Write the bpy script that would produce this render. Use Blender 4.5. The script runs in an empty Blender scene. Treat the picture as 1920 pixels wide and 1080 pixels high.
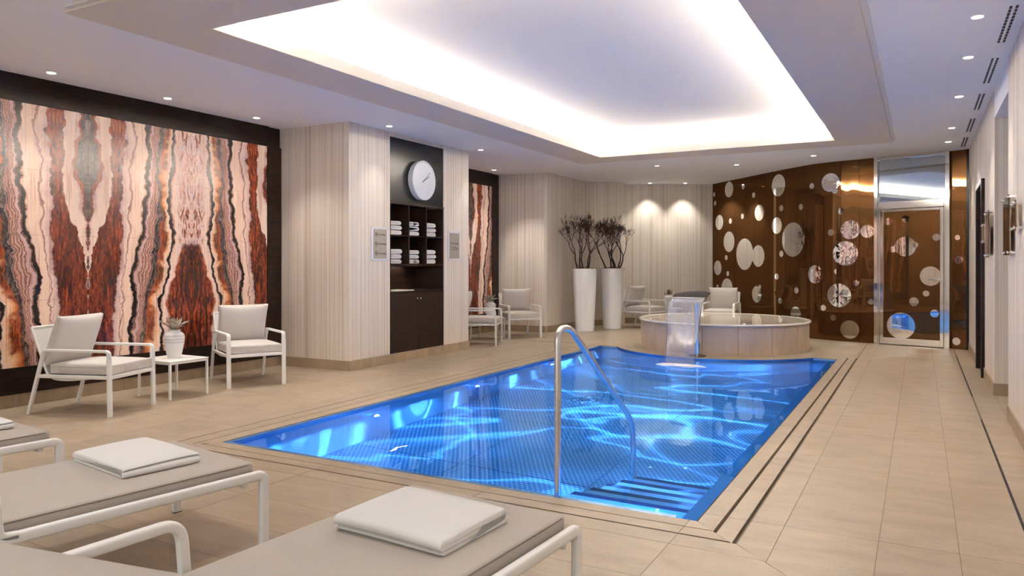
import bpy, bmesh, math, random
from mathutils import Vector, Matrix
random.seed(7)
PI = math.pi
S = bpy.context.scene
C = S.collection

# ------------------------------------------------------------------ camera, world, lights, exposure
CAM_H = 1.25
YAW = math.atan(765 / 1400)
cam_d = bpy.data.cameras.new('camera')
cam_d.sensor_width = 36.0
cam_d.lens = 1400 / 1920 * 36.0
cam_d.shift_y = -46 / 1920
cam_d.clip_start = 0.05
cam = bpy.data.objects.new('camera', cam_d)
C.objects.link(cam)
cam.location = (0, 0, CAM_H)
cam.rotation_euler = (PI / 2, 0, YAW)
S.camera = cam

S.view_settings.view_transform = 'Standard'
S.view_settings.look = 'None'
S.view_settings.gamma = 1.0
S.view_settings.use_curve_mapping = False
S.view_settings.exposure = 0.93
S.cycles.use_denoising = True
S.cycles.max_bounces = 8
S.cycles.diffuse_bounces = 4
S.cycles.glossy_bounces = 5
S.cycles.transmission_bounces = 6
S.cycles.transparent_max_bounces = 8
S.cycles.sample_clamp_indirect = 12.0
S.cycles.caustics_reflective = False
S.cycles.caustics_refractive = True

W = bpy.data.worlds.new('world')
S.world = W
W.use_nodes = True
W.node_tree.nodes['Background'].inputs[0].default_value = (0.80, 0.82, 0.84, 1)
W.node_tree.nodes['Background'].inputs[1].default_value = 1.0

POOL = (-4.28, -0.96, 3.62, 10.62)       # x0, x1, y0, y1
H = 2.90
TUB = (-2.62, 11.44)

def area_light(name, loc, rot, sx, sy, energy, col):
    d = bpy.data.lights.new(name, 'AREA')
    d.shape = 'RECTANGLE'; d.size = sx; d.size_y = sy
    d.energy = energy; d.color = col
    o = bpy.data.objects.new(name, d); C.objects.link(o)
    o.location = loc; o.rotation_euler = rot
    return o

COVE_E = 62.0
CX0, CX1, CY0, CY1 = -4.72, -0.56, 3.20, 11.06
cc = (1.0, 0.955, 0.91)
area_light('cove_strip_left', (CX0, (CY0 + CY1) / 2, 2.98), (PI, 0, 0), 0.1, CY1 - CY0, COVE_E * (CY1 - CY0), cc)
area_light('cove_strip_right', (CX1, (CY0 + CY1) / 2, 2.98), (PI, 0, 0), 0.1, CY1 - CY0, COVE_E * (CY1 - CY0), cc)
area_light('cove_strip_near', ((CX0 + CX1) / 2, CY0, 2.98), (PI, 0, 0), CX1 - CX0, 0.1, COVE_E * (CX1 - CX0), cc)
area_light('cove_strip_far', ((CX0 + CX1) / 2, CY1, 2.98), (PI, 0, 0), CX1 - CX0, 0.1, COVE_E * (CX1 - CX0), cc)

DOWN_E = 33.0
# ------------------------------------------------------------------ material helpers
def new_mat(name):
    m = bpy.data.materials.new(name); m.use_nodes = True
    nt = m.node_tree
    b = nt.nodes['Principled BSDF']
    return m, nt, b

def N(nt, t, **kw):
    n = nt.nodes.new(t)
    for k, v in kw.items():
        if k.startswith('i_'):
            n.inputs[k[2:]].default_value = v
        else:
            setattr(n, k, v)
    return n

def L(nt, a, b): nt.links.new(a, b)

def simple(name, col, rough=0.5, metal=0.0, spec=0.5, emit=None, es=0.0, coat=0.0):
    m, nt, b = new_mat(name)
    b.inputs['Base Color'].default_value = (*col, 1)
    b.inputs['Roughness'].default_value = rough
    b.inputs['Metallic'].default_value = metal
    b.inputs['Specular IOR Level'].default_value = spec
    b.inputs['Coat Weight'].default_value = coat
    if emit:
        b.inputs['Emission Color'].default_value = (*emit, 1)
        b.inputs['Emission Strength'].default_value = es
    return m

def pos(nt, scale=(1, 1, 1), loc=(0, 0, 0)):
    g = N(nt, 'ShaderNodeNewGeometry')
    mp = N(nt, 'ShaderNodeMapping')
    mp.inputs['Scale'].default_value = scale
    mp.inputs['Location'].default_value = loc
    L(nt, g.outputs['Position'], mp.inputs['Vector'])
    return mp.outputs['Vector']

def math_n(nt, op, a, b=None, c=None, clamp=False):
    n = N(nt, 'ShaderNodeMath', operation=op); n.use_clamp = clamp
    for i, v in enumerate((a, b, c)):
        if v is None: continue
        if isinstance(v, (int, float)): n.inputs[i].default_value = v
        else: L(nt, v, n.inputs[i])
    return n.outputs[0]

def ramp(nt, fac, stops, interp='LINEAR'):
    r = N(nt, 'ShaderNodeValToRGB')
    cr = r.color_ramp; cr.interpolation = interp
    while len(cr.elements) < len(stops): cr.elements.new(0.5)
    for e, (p, c) in zip(cr.elements, sorted(stops, key=lambda s: s[0])):
        e.position = p; e.color = (*c, 1)
    L(nt, fac, r.inputs[0])
    return r.outputs[0]

def mixc(nt, fac, a, b, mode='MIX'):
    n = N(nt, 'ShaderNodeMix', data_type='RGBA', blend_type=mode)
    if isinstance(fac, (int, float)): n.inputs[0].default_value = fac
    else: L(nt, fac, n.inputs[0])
    for v, i in ((a, 6), (b, 7)):
        if isinstance(v, tuple): n.inputs[i].default_value = (*v, 1)
        else: L(nt, v, n.inputs[i])
    return n.outputs[2]

def noise(nt, vec, scale=5, detail=3, rough=0.5, dist=0.0):
    n = N(nt, 'ShaderNodeTexNoise')
    n.inputs['Scale'].default_value = scale; n.inputs['Detail'].default_value = detail
    n.inputs['Roughness'].default_value = rough; n.inputs['Distortion'].default_value = dist
    if vec is not None: L(nt, vec, n.inputs['Vector'])
    return n.outputs['Fac']

def bump(nt, b, h, strength=0.3, dist=0.01):
    n = N(nt, 'ShaderNodeBump')
    n.inputs['Strength'].default_value = strength; n.inputs['Distance'].default_value = dist
    L(nt, h, n.inputs['Height']); L(nt, n.outputs['Normal'], b.inputs['Normal'])

# ------------------------------------------------------------------ materials
def mat_stripe():
    m, nt, b = new_mat('striated_wallcovering')
    n1 = noise(nt, pos(nt, (55, 55, 0.22)), 1, 3, 0.6)
    n2 = noise(nt, pos(nt, (9, 9, 0.12)), 1, 2, 0.5)
    f = math_n(nt, 'ADD', math_n(nt, 'MULTIPLY', n1, 0.75), math_n(nt, 'MULTIPLY', n2, 0.25))
    c = ramp(nt, f, [(0.34, (0.56, 0.455, 0.355)), (0.43, (0.68, 0.59, 0.49)), (0.50, (0.77, 0.69, 0.59)), (0.62, (0.83, 0.76, 0.67))])
    L(nt, c, b.inputs['Base Color'])
    b.inputs['Roughness'].default_value = 0.55
    bump(nt, b, n1, 0.12, 0.004)
    return m

def mat_stone(name, c1, c2, rough=0.42, var=0.10):
    m, nt, b = new_mat(name)
    oi = N(nt, 'ShaderNodeObjectInfo')
    off = N(nt, 'ShaderNodeCombineXYZ')
    L(nt, math_n(nt, 'MULTIPLY', oi.outputs['Random'], 37.0), off.inputs[0])
    L(nt, math_n(nt, 'MULTIPLY', oi.outputs['Random'], 91.0), off.inputs[1])
    va = N(nt, 'ShaderNodeVectorMath', operation='ADD')
    L(nt, pos(nt), va.inputs[0]); L(nt, off.outputs[0], va.inputs[1])
    v = va.outputs[0]
    mp = N(nt, 'ShaderNodeMapping'); mp.inputs['Scale'].default_value = (1, 3.0, 1); L(nt, v, mp.inputs[0])
    a = noise(nt, mp.outputs[0], 2.2, 6, 0.62, 0.6)
    g = noise(nt, v, 60, 3, 0.7)
    f = math_n(nt, 'ADD', math_n(nt, 'MULTIPLY', a, 0.7), math_n(nt, 'MULTIPLY', g, 0.3))
    c = ramp(nt, f, [(0.35, c1), (0.65, c2)])
    hs = N(nt, 'ShaderNodeHueSaturation')
    L(nt, c, hs.inputs['Color'])
    L(nt, math_n(nt, 'ADD', math_n(nt, 'MULTIPLY', oi.outputs['Random'], var), 1 - var / 2), hs.inputs['Value'])
    L(nt, hs.outputs[0], b.inputs['Base Color'])
    b.inputs['Roughness'].default_value = rough
    bump(nt, b, g, 0.08, 0.003)
    return m

def mat_fabric(name, col):
    m, nt, b = new_mat(name)
    n1 = noise(nt, pos(nt), 380, 2, 0.6)
    n2 = noise(nt, pos(nt), 6, 3, 0.5)
    dark = tuple(x * 0.82 for x in col)
    c = mixc(nt, n1, dark, tuple(min(1, x * 1.1) for x in col))
    L(nt, c, b.inputs['Base Color'])
    b.inputs['Roughness'].default_value = 0.9
    b.inputs['Sheen Weight'].default_value = 0.25
    bump(nt, b, math_n(nt, 'ADD', math_n(nt, 'MULTIPLY', n1, 0.12), n2), 0.35, 0.012)
    return m

def mat_terry():
    m, nt, b = new_mat('white_terry_cloth')
    b.inputs['Base Color'].default_value = (0.76, 0.745, 0.71, 1)
    b.inputs['Roughness'].default_value = 0.95
    b.inputs['Sheen Weight'].default_value = 0.4
    n1 = noise(nt, pos(nt), 420, 3, 0.7)
    n2 = noise(nt, pos(nt), 22, 3, 0.6)
    bump(nt, b, math_n(nt, 'ADD', math_n(nt, 'MULTIPLY', n1, 0.35), math_n(nt, 'MULTIPLY', n2, 0.8)), 0.5, 0.006)
    return m

def mat_wood_dark():
    m, nt, b = new_mat('dark_wenge_veneer')
    n1 = noise(nt, pos(nt, (6, 6, 60)), 1, 4, 0.6)
    c = ramp(nt, n1, [(0.3, (0.010, 0.005, 0.004)), (0.7, (0.030, 0.017, 0.012))])
    L(nt, c, b.inputs['Base Color']); b.inputs['Roughness'].default_value = 0.38
    b.inputs['Specular IOR Level'].default_value = 0.16
    return m

def mat_onyx():
    m, nt, b = new_mat('bookmatched_onyx')
    g = N(nt, 'ShaderNodeNewGeometry')
    sep = N(nt, 'ShaderNodeSeparateXYZ'); L(nt, g.outputs['Position'], sep.inputs[0])
    y0, z0 = sep.outputs[1], sep.outputs[2]
    A, P = 4.268, 1.14
    # mirrored coordinate 0 at the one seam, 1 at the other
    u_raw = math_n(nt, 'DIVIDE', math_n(nt, 'SUBTRACT', y0, A), P)
    u = math_n(nt, 'PINGPONG', u_raw, 1.0)
    zc = math_n(nt, 'DIVIDE', math_n(nt, 'SUBTRACT', z0, 0.345), 2.315)
    cv = N(nt, 'ShaderNodeCombineXYZ'); L(nt, u, cv.inputs[0]); L(nt, zc, cv.inputs[1])
    v = cv.outputs[0]
    def sc(x, y, z=1):
        mp = N(nt, 'ShaderNodeMapping'); mp.inputs['Scale'].default_value = (x, y, z); L(nt, v, mp.inputs[0]); return mp.outputs[0]
    nA = noise(nt, sc(3.0, 7.0), 1, 3, 0.55)
    nB = noise(nt, sc(9, 22), 1, 4, 0.6)
    nF = noise(nt, sc(90, 90), 1, 3, 0.7)
    uw = math_n(nt, 'ADD', u, math_n(nt, 'MULTIPLY', math_n(nt, 'SUBTRACT', nA, 0.5), 0.17))
    uw = math_n(nt, 'ADD', uw, math_n(nt, 'MULTIPLY', math_n(nt, 'SUBTRACT', nB, 0.5), 0.07))
    uw = math_n(nt, 'ADD', uw, math_n(nt, 'MULTIPLY', math_n(nt, 'SUBTRACT', nF, 0.5), 0.018))
    tab = [
        [(0.0, 0.0), (0.35, 0.001), (0.504, 0.011), (0.638, 0.046), (0.797, 0.115), (0.949, 0.082), (1, 0.07)],
        [(0.0, 0.002), (0.33, 0.005), (0.505, 0.082), (0.643, 0.188), (0.803, 0.221), (0.959, 0.195)],
        [(0.096, 0.221), (0.222, 0.235), (0.349, 0.268), (0.508, 0.296), (0.647, 0.296), (0.808, 0.317), (0.969, 0.331)],
        [(0.091, 0.366), (0.219, 0.38), (0.348, 0.394), (0.511, 0.488), (0.654, 0.502), (0.819, 0.524), (0.984, 0.517)],
        [(0.089, 0.416), (0.218, 0.43), (0.348, 0.437), (0.512, 0.524), (0.656, 0.554), (0.822, 0.568), (0.987, 0.568)],
        [(0.085, 0.502), (0.216, 0.532), (0.347, 0.628), (0.514, 0.650), (0.661, 0.690), (0.827, 0.655), (1.0, 0.74)],
        [(0.078, 0.681), (0.212, 0.681), (0.346, 0.735), (0.516, 0.766), (0.662, 0.760), (0.835, 0.80), (1.0, 0.813)],
        [(0.0, 0.76), (0.21, 0.76), (0.346, 0.81), (0.47, 0.88), (0.6, 0.93), (0.835, 0.95), (1.0, 0.93)]]
    outs = []
    for pts in tab:
        fc = N(nt, 'ShaderNodeFloatCurve')
        cur = fc.mapping.curves[0]
        pts = list(pts)
        if pts[0][0] > 0.001: pts.insert(0, (0.0, pts[0][1]))
        if pts[-1][0] < 0.999: pts.append((1.0, pts[-1][1]))
        cur.points[0].location = pts[0]; cur.points[-1].location = pts[-1]
        fc.mapping.update()
        for a, bb in pts[1:-1]: cur.points.new(a, bb)
        fc.mapping.update()
        L(nt, zc, fc.inputs['Value'])
        outs.append(fc.outputs[0])
    for i in range(len(outs)):
        outs[i] = math_n(nt, 'MAXIMUM', outs[i], 0.0005 if i == 0 else math_n(nt, 'ADD', outs[i - 1], 0.003))
    bounds = [0.0] + outs + [1.0]
    t = None
    for i in range(9):
        mr = N(nt, 'ShaderNodeMapRange'); mr.clamp = True
        L(nt, uw, mr.inputs[0])
        for inp, val, ad in ((mr.inputs[1], bounds[i], 0.0), (mr.inputs[2], bounds[i + 1], 0.002)):
            if isinstance(val, float): inp.default_value = val + ad
            else: L(nt, math_n(nt, 'ADD', val, ad), inp)
        mr.inputs[3].default_value = 0; mr.inputs[4].default_value = 1 / 9
        t = mr.outputs[0] if t is None else math_n(nt, 'ADD', t, mr.outputs[0])
    k = 1 / 9
    cream, warm, pink = (0.72, 0.56, 0.46), (0.74, 0.55, 0.42), (0.46, 0.24, 0.19)
    blk, mau, dkb, org = (0.016, 0.012, 0.012), (0.54, 0.38, 0.34), (0.075, 0.020, 0.012), (0.36, 0.105, 0.035)
    gry = (0.085, 0.07, 0.065)
    st = [(0.0, gry), (0.62 * k, gry), (0.70 * k, dkb), (0.80 * k, org), (0.97 * k, (0.22, 0.05, 0.025)),
          (1.05 * k, mau), (1.25 * k, cream), (1.9 * k, cream),
          (1.99 * k, dkb), (2.08 * k, org), (2.5 * k, (0.26, 0.07, 0.03)), (2.92 * k, blk),
          (3.0 * k, mau), (3.32 * k, cream), (3.38 * k, (0.25, 0.10, 0.09)), (3.45 * k, cream), (3.6 * k, warm), (3.93 * k, cream), (3.99 * k, (0.30, 0.12, 0.05)),
          (4.05 * k, blk), (4.72 * k, blk), (4.80 * k, pink), (4.90 * k, blk), (5.0 * k, mau), (5.15 * k, mau)]
    c_lo = ramp(nt, t, st)
    base = 5.15
    st2 = [(5.15 * k, mau), (5.20 * k, pink), (5.235 * k, dkb), (5.27 * k, mau), (5.33 * k, pink), (5.365 * k, blk), (5.40 * k, (0.5, 0.26, 0.19)), (5.47 * k, mau), (5.53 * k, dkb),
           (5.57 * k, (0.52, 0.29, 0.20)), (5.64 * k, pink), (5.69 * k, blk), (5.72 * k, mau), (5.76 * k, blk), (5.92 * k, gry),
           (6.02 * k, blk), (6.10 * k, org), (6.35 * k, (0.62, 0.28, 0.12)), (6.60 * k, (0.74, 0.48, 0.30)), (6.86 * k, cream), (6.92 * k, blk), (7.10 * k, blk),
           (7.16 * k, pink), (7.25 * k, cream), (7.75 * k, cream), (7.95 * k, pink), (8.05 * k, org), (8.22 * k, dkb), (8.34 * k, blk), (8.5 * k, dkb), (8.75 * k, (0.22, 0.045, 0.02)), (9.0 * k, dkb)]
    c_hi = ramp(nt, t, st2)
    col = mixc(nt, math_n(nt, 'GREATER_THAN', t, base * k), c_lo, c_hi)
    def smooth(x, a, bb):
        mr = N(nt, 'ShaderNodeMapRange'); mr.interpolation_type = 'SMOOTHSTEP'
        L(nt, x, mr.inputs[0]); mr.inputs[1].default_value = a; mr.inputs[2].default_value = bb
        return mr.outputs[0]
    def inv_(x): return math_n(nt, 'SUBTRACT', 1.0, x)
    def mul(*xs):
        r = xs[0]
        for x in xs[1:]: r = math_n(nt, 'MULTIPLY', r, x)
        return r
    zn = math_n(nt, 'ADD', zc, mul(math_n(nt, 'SUBTRACT', nB, 0.5), 0.12))
    low = inv_(smooth(zn, 0.44, 0.50))
    # pale arch above the lower brown core
    arch = mul(inv_(low), smooth(t, 7.3 * k, 7.8 * k))
    nbl = noise(nt, sc(20, 11), 1, 6, 0.72, 1.5)
    pale = ramp(nt, nbl, [(0.32, blk), (0.39, dkb), (0.44, org), (0.48, (0.62, 0.42, 0.35)), (0.56, (0.70, 0.55, 0.50)), (0.66, (0.42, 0.34, 0.36)), (0.74, (0.12, 0.09, 0.10))])
    col = mixc(nt, arch, col, pale)
    # mottled grey core, mottled dark patches inside the striped zone
    nco = noise(nt, sc(26, 26), 1, 6, 0.8, 0.8)
    corec = ramp(nt, nco, [(0.34, blk), (0.46, (0.07, 0.045, 0.04)), (0.55, (0.20, 0.13, 0.10)), (0.64, (0.34, 0.24, 0.20)), (0.75, (0.5, 0.42, 0.42))])
    core = mul(inv_(smooth(t, 0.62 * k, 0.70 * k)), 0.85)
    col = mixc(nt, core, col, corec)
    dark6 = mul(smooth(t, 5.76 * k, 5.84 * k), inv_(smooth(t, 6.02 * k, 6.12 * k)), 0.75)
    col = mixc(nt, dark6, col, corec)
    # brown fields: fine dark / orange grain
    brown = mul(smooth(t, 1.98 * k, 2.06 * k), inv_(smooth(t, 2.9 * k, 3.0 * k)))
    rust = mul(smooth(t, 6.08 * k, 6.2 * k), inv_(smooth(t, 6.4 * k, 6.7 * k)), inv_(smooth(nA, 0.50, 0.58)))
    brown2 = mul(smooth(t, 8.0 * k, 8.1 * k), low)
    ngr = noise(nt, sc(46, 20), 1, 8, 0.82, 0.6)
    grain = ramp(nt, ngr, [(0.36, (0.018, 0.008, 0.010)), (0.44, (0.09, 0.022, 0.014)), (0.51, (0.27, 0.065, 0.025)), (0.58, (0.42, 0.14, 0.05)), (0.66, (0.48, 0.24, 0.13)), (0.76, (0.5, 0.38, 0.36))])
    wv = noise(nt, sc(7, 3.2), 1, 4, 0.6, 1.0)
    darkz = ramp(nt, wv, [(0.36, (0.25, 0.2, 0.22)), (0.50, (0.85, 0.7, 0.65)), (0.62, (1.1, 0.95, 0.9))])
    grain = mixc(nt, 1.0, grain, darkz, 'MULTIPLY')
    ub = math_n(nt, 'ADD', math_n(nt, 'SUBTRACT', 1.0, u), mul(math_n(nt, 'SUBTRACT', nA, 0.5), 0.12))
    rings_ = math_n(nt, 'SINE', math_n(nt, 'ADD', mul(ub, 75.0), mul(math_n(nt, 'SUBTRACT', wv, 0.5), 22.0)))
    grain2 = mixc(nt, mul(smooth(rings_, -0.2, 0.9), 0.75), grain, (0.03, 0.018, 0.018))
    col = mixc(nt, mul(brown, 0.95), col, grain)
    col = mixc(nt, mul(brown2, 0.92), col, grain2)
    col = mixc(nt, mul(rust, 0.9), col, grain)
    sp = math_n(nt, 'GREATER_THAN', noise(nt, sc(150, 190), 1, 2, 0.6), 0.64)
    col = mixc(nt, mul(sp, 0.30), col, (0.10, 0.04, 0.03))
    cl = noise(nt, sc(8, 3), 1, 4)
    col = mixc(nt, mul(smooth(cl, 0.45, 0.7), 0.5), col, (0.74, 0.58, 0.60), 'MULTIPLY')
    # fine vertical veining everywhere
    vv = noise(nt, sc(70, 3.5), 1, 4, 0.7, 0.5)
    col = mixc(nt, mul(inv_(smooth(vv, 0.36, 0.46)), 0.45), col, (0.35, 0.17, 0.13), 'MULTIPLY')
    gm = N(nt, 'ShaderNodeGamma'); gm.inputs[1].default_value = 1.22; L(nt, col, gm.inputs[0]); col = gm.outputs[0]
    L(nt, col, b.inputs['Base Color'])
    L(nt, col, b.inputs['Emission Color'])
    b.inputs['Emission Strength'].default_value = 0.16
    b.inputs['Roughness'].default_value = 0.22
    return m

def mat_pool_floor():
    m, nt, b = new_mat('dimpled_pool_steel')
    g = N(nt, 'ShaderNodeNewGeometry')
    sep = N(nt, 'ShaderNodeSeparateXYZ'); L(nt, g.outputs['Position'], sep.inputs[0])
    def cell(a, p, o=0.0):
        f = math_n(nt, 'FRACT', math_n(nt, 'ADD', math_n(nt, 'DIVIDE', a, p), o))
        return math_n(nt, 'SUBTRACT', f, 0.5)
    p = 0.042
    def dot(o):
        x = cell(sep.outputs[0], p, o); y = cell(sep.outputs[1], p * 1.6, o)
        r2 = math_n(nt, 'ADD', math_n(nt, 'MULTIPLY', x, x), math_n(nt, 'MULTIPLY', math_n(nt, 'MULTIPLY', y, y), 1.6))
        mr = N(nt, 'ShaderNodeMapRange'); L(nt, r2, mr.inputs[0])
        mr.inputs[1].default_value = 0.05; mr.inputs[2].default_value = 0.015
        return mr.outputs[0]
    d = math_n(nt, 'MAXIMUM', dot(0.0), dot(0.5))
    c = mixc(nt, d, (0.10, 0.26, 0.42), (0.55, 0.85, 0.95))  # blue pool light on the steel put into both tones
    L(nt, c, b.inputs['Base Color'])
    b.inputs['Roughness'].default_value = 0.45
    b.inputs['Metallic'].default_value = 0.15
    return m

def mat_water():
    m = bpy.data.materials.new('pool_water'); m.use_nodes = True
    nt = m.node_tree; nt.nodes.clear()
    out = N(nt, 'ShaderNodeOutputMaterial'); gl = N(nt, 'ShaderNodeBsdfGlass')
    gl.inputs['IOR'].default_value = 1.33; gl.inputs['Roughness'].default_value = 0.0
    gl.inputs['Color'].default_value = (0.50, 0.78, 1.0, 1)
    bp = N(nt, 'ShaderNodeBump'); bp.inputs['Strength'].default_value = 0.10; bp.inputs['Distance'].default_value = 0.02
    L(nt, noise(nt, pos(nt), 2.2, 2, 0.5), bp.inputs['Height']); L(nt, bp.outputs[0], gl.inputs['Normal'])
    L(nt, gl.outputs[0], out.inputs[0])
    return m

def mat_falling_water():
    m = bpy.data.materials.new('falling_water'); m.use_nodes = True
    nt = m.node_tree; nt.nodes.clear()
    out = N(nt, 'ShaderNodeOutputMaterial')
    tr = N(nt, 'ShaderNodeBsdfTransparent'); tr.inputs[0].default_value = (0.93, 0.94, 0.97, 1)
    gs = N(nt, 'ShaderNodeBsdfGlossy'); gs.inputs['Roughness'].default_value = 0.12
    df = N(nt, 'ShaderNodeBsdfDiffuse'); df.inputs[0].default_value = (0.85, 0.88, 0.95, 1)
    n1 = noise(nt, pos(nt, (11, 2, 0.5)), 1, 3, 0.6)
    bp = N(nt, 'ShaderNodeBump'); bp.inputs['Strength'].default_value = 0.2; bp.inputs['Distance'].default_value = 0.01
    L(nt, n1, bp.inputs['Height']); L(nt, bp.outputs[0], gs.inputs['Normal'])
    fr = N(nt, 'ShaderNodeFresnel'); fr.inputs[0].default_value = 1.33
    m1 = N(nt, 'ShaderNodeMixShader'); L(nt, math_n(nt, 'ADD', fr.outputs[0], 0.05, clamp=True), m1.inputs[0])
    L(nt, tr.outputs[0], m1.inputs[1]); L(nt, gs.outputs[0], m1.inputs[2])
    m2 = N(nt, 'ShaderNodeMixShader')
    L(nt, ramp(nt, n1, [(0.35, (0.07,) * 3), (0.7, (0.26,) * 3)]), m2.inputs[0])
    L(nt, m1.outputs[0], m2.inputs[1]); L(nt, df.outputs[0], m2.inputs[2])
    L(nt, m2.outputs[0], out.inputs[0])
    return m

def mat_glass_clear():
    m = bpy.data.materials.new('clear_glass'); m.use_nodes = True
    nt = m.node_tree; nt.nodes.clear()
    out = N(nt, 'ShaderNodeOutputMaterial')
    tr = N(nt, 'ShaderNodeBsdfTransparent'); tr.inputs[0].default_value = (0.75, 0.72, 0.66, 1)
    gs = N(nt, 'ShaderNodeBsdfGlossy'); gs.inputs['Roughness'].default_value = 0.02
    fr = N(nt, 'ShaderNodeFresnel'); fr.inputs[0].default_value = 1.5
    mx = N(nt, 'ShaderNodeMixShader'); L(nt, math_n(nt, 'ADD', fr.outputs[0], 0.08, clamp=True), mx.inputs[0])
    L(nt, tr.outputs[0], mx.inputs[1]); L(nt, gs.outputs[0], mx.inputs[2]); L(nt, mx.outputs[0], out.inputs[0])
    return m

def mat_brown_glass():
    m = bpy.data.materials.new('brown_lacquered_glass'); m.use_nodes = True
    nt = m.node_tree; nt.nodes.clear()
    out = N(nt, 'ShaderNodeOutputMaterial')
    n1 = noise(nt, pos(nt, (22, 22, 0.4)), 1, 4, 0.6)
    df = N(nt, 'ShaderNodeBsdfDiffuse')
    L(nt, ramp(nt, n1, [(0.3, (0.016, 0.007, 0.003)), (0.7, (0.030, 0.012, 0.005))]), df.inputs[0])
    g1 = N(nt, 'ShaderNodeBsdfGlossy'); g1.inputs[0].default_value = (0.085, 0.042, 0.018, 1); g1.inputs['Roughness'].default_value = 0.015
    g2 = N(nt, 'ShaderNodeBsdfGlossy'); g2.inputs[0].default_value = (0.03, 0.014, 0.005, 1); g2.inputs['Roughness'].default_value = 0.25
    a1 = N(nt, 'ShaderNodeAddShader'); a2 = N(nt, 'ShaderNodeAddShader')
    L(nt, df.outputs[0], a1.inputs[0]); L(nt, g1.outputs[0], a1.inputs[1])
    L(nt, a1.outputs[0], a2.inputs[0]); L(nt, g2.outputs[0], a2.inputs[1])
    L(nt, a2.outputs[0], out.inputs[0])
    return m

M = {
    'stripe': mat_stripe(),
    'tile': mat_stone('beige_stone_tile', (0.32, 0.245, 0.165), (0.43, 0.345, 0.25), 0.38),
    'stone': mat_stone('skirting_stone', (0.30, 0.22, 0.14), (0.42, 0.32, 0.215), 0.45),
    'tubtile': mat_stone('tub_cladding_stone', (0.48, 0.36, 0.25), (0.64, 0.50, 0.36), 0.42),
    'grout': simple('grout', (0.20, 0.15, 0.10), 0.9),
    'black': simple('black_slot', (0.012, 0.010, 0.010), 0.7),
    'ceil': simple('ceiling_white', (0.93, 0.935, 0.93), 0.9, spec=0.1),
    'upper': simple('cove_white', (0.80, 0.765, 0.71), 0.9, spec=0.1),
    'lip': simple('pale_grey_lip', (0.40, 0.375, 0.35), 0.8, spec=0.1),
    'band': simple('taupe_ceiling_band', (0.80, 0.715, 0.59), 0.8, spec=0.2),
    'wood': mat_wood_dark(),
    'onyx': mat_onyx(),
    'white': simple('white_powder_coat', (0.84, 0.83, 0.79), 0.35),
    'sling': simple('white_sling_mesh', (0.74, 0.73, 0.68), 0.8),
    'cushion': mat_fabric('beige_grey_fabric', (0.64, 0.59, 0.54)),
    'mattress': mat_fabric('greige_mattress_fabric', (0.46, 0.40, 0.34)),
    'piping': simple('taupe_piping', (0.22, 0.17, 0.14), 0.8),
    'terry': mat_terry(),
    'planter': simple('white_lacquer', (0.93, 0.935, 0.94), 0.14, coat=0.6),
    'bark': simple('dark_bark', (0.045, 0.018, 0.014), 0.8),
    'mulch': simple('bark_mulch', (0.10, 0.045, 0.028), 0.9),
    'ceramic': simple('matt_white_ceramic', (0.82, 0.81, 0.77), 0.45),
    'grey': simple('grey_line', (0.30, 0.29, 0.28), 0.6),
    'leaf': simple('dried_beige_leaf', (0.42, 0.36, 0.29), 0.6),
    'leafdark': simple('dried_brown_leaf', (0.22, 0.15, 0.11), 0.7),
    'steel': simple('brushed_steel', (0.70, 0.69, 0.67), 0.30, 1.0),
    'chrome': simple('polished_chrome', (0.86, 0.85, 0.82), 0.06, 1.0),
    'dark_steel': simple('dark_steel', (0.22, 0.21, 0.20), 0.15, 1.0),
    'poolsteel': simple('pool_wall_steel', (0.26, 0.46, 0.66), 0.35, 0.3),  # blue lamp light on plain steel put into the base colour
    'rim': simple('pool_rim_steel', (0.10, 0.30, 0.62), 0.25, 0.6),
    'poolfloor': mat_pool_floor(),
    'ledge': simple('blue_lit_ledge_steel', (0.08, 0.34, 0.80), 0.25, 0.2),  # blue of the pool light put into the ledge colour
    'stepsteel': simple('step_steel', (0.34, 0.62, 0.85), 0.4, 0.1),  # pale blue light on the treads put into the steel colour
    'stepdark': simple('step_gap_navy', (0.01, 0.05, 0.14), 0.5),
    'water': mat_water(),
    'fall': mat_falling_water(),
    'foam': simple('foam', (0.93, 0.95, 1.0), 0.7),
    'tubshell': simple('cream_acrylic', (0.80, 0.73, 0.62), 0.2, coat=0.5),
    'mirror': simple('mirror_glass', (0.92, 0.92, 0.90), 0.015, 1.0),
    'brownglass': mat_brown_glass(),
    'glass': mat_glass_clear(),
    'transom': simple('transom_mirror_glass', (0.50, 0.58, 0.64), 0.01, 1.0),
    'lamp': simple('lamp_glass', (1, 1, 1), 0.4, emit=(1.0, 0.93, 0.85), es=3.5),
    'uwlamp': simple('underwater_lamp_glass', (1, 1, 1), 0.4, emit=(0.75, 0.88, 1.0), es=30.0),
    'clockwhite': simple('clock_white', (0.82, 0.86, 0.90), 0.25),
    'clockhand': simple('clock_hand_grey', (0.10, 0.10, 0.11), 0.4),
    'plate': simple('sign_plate_taupe', (0.36, 0.32, 0.26), 0.35),
    'acrylic': simple('frosted_acrylic', (0.78, 0.78, 0.80), 0.15),
    'ink': simple('sign_ink', (0.02, 0.02, 0.02), 0.5),
    'darkpanel': simple('near_black_satin_panel', (0.010, 0.010, 0.012), 0.25, spec=0.3),
}

# ------------------------------------------------------------------ geometry helpers
def link(name, me, mat=None, parent=None, smooth=False):
    o = bpy.data.objects.new(name, me); C.objects.link(o)
    if mat is not None and not me.materials: me.materials.append(M[mat] if isinstance(mat, str) else mat)
    if parent is not None: o.parent = parent
    if smooth:
        for p in me.polygons: p.use_smooth = True
    return o

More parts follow.
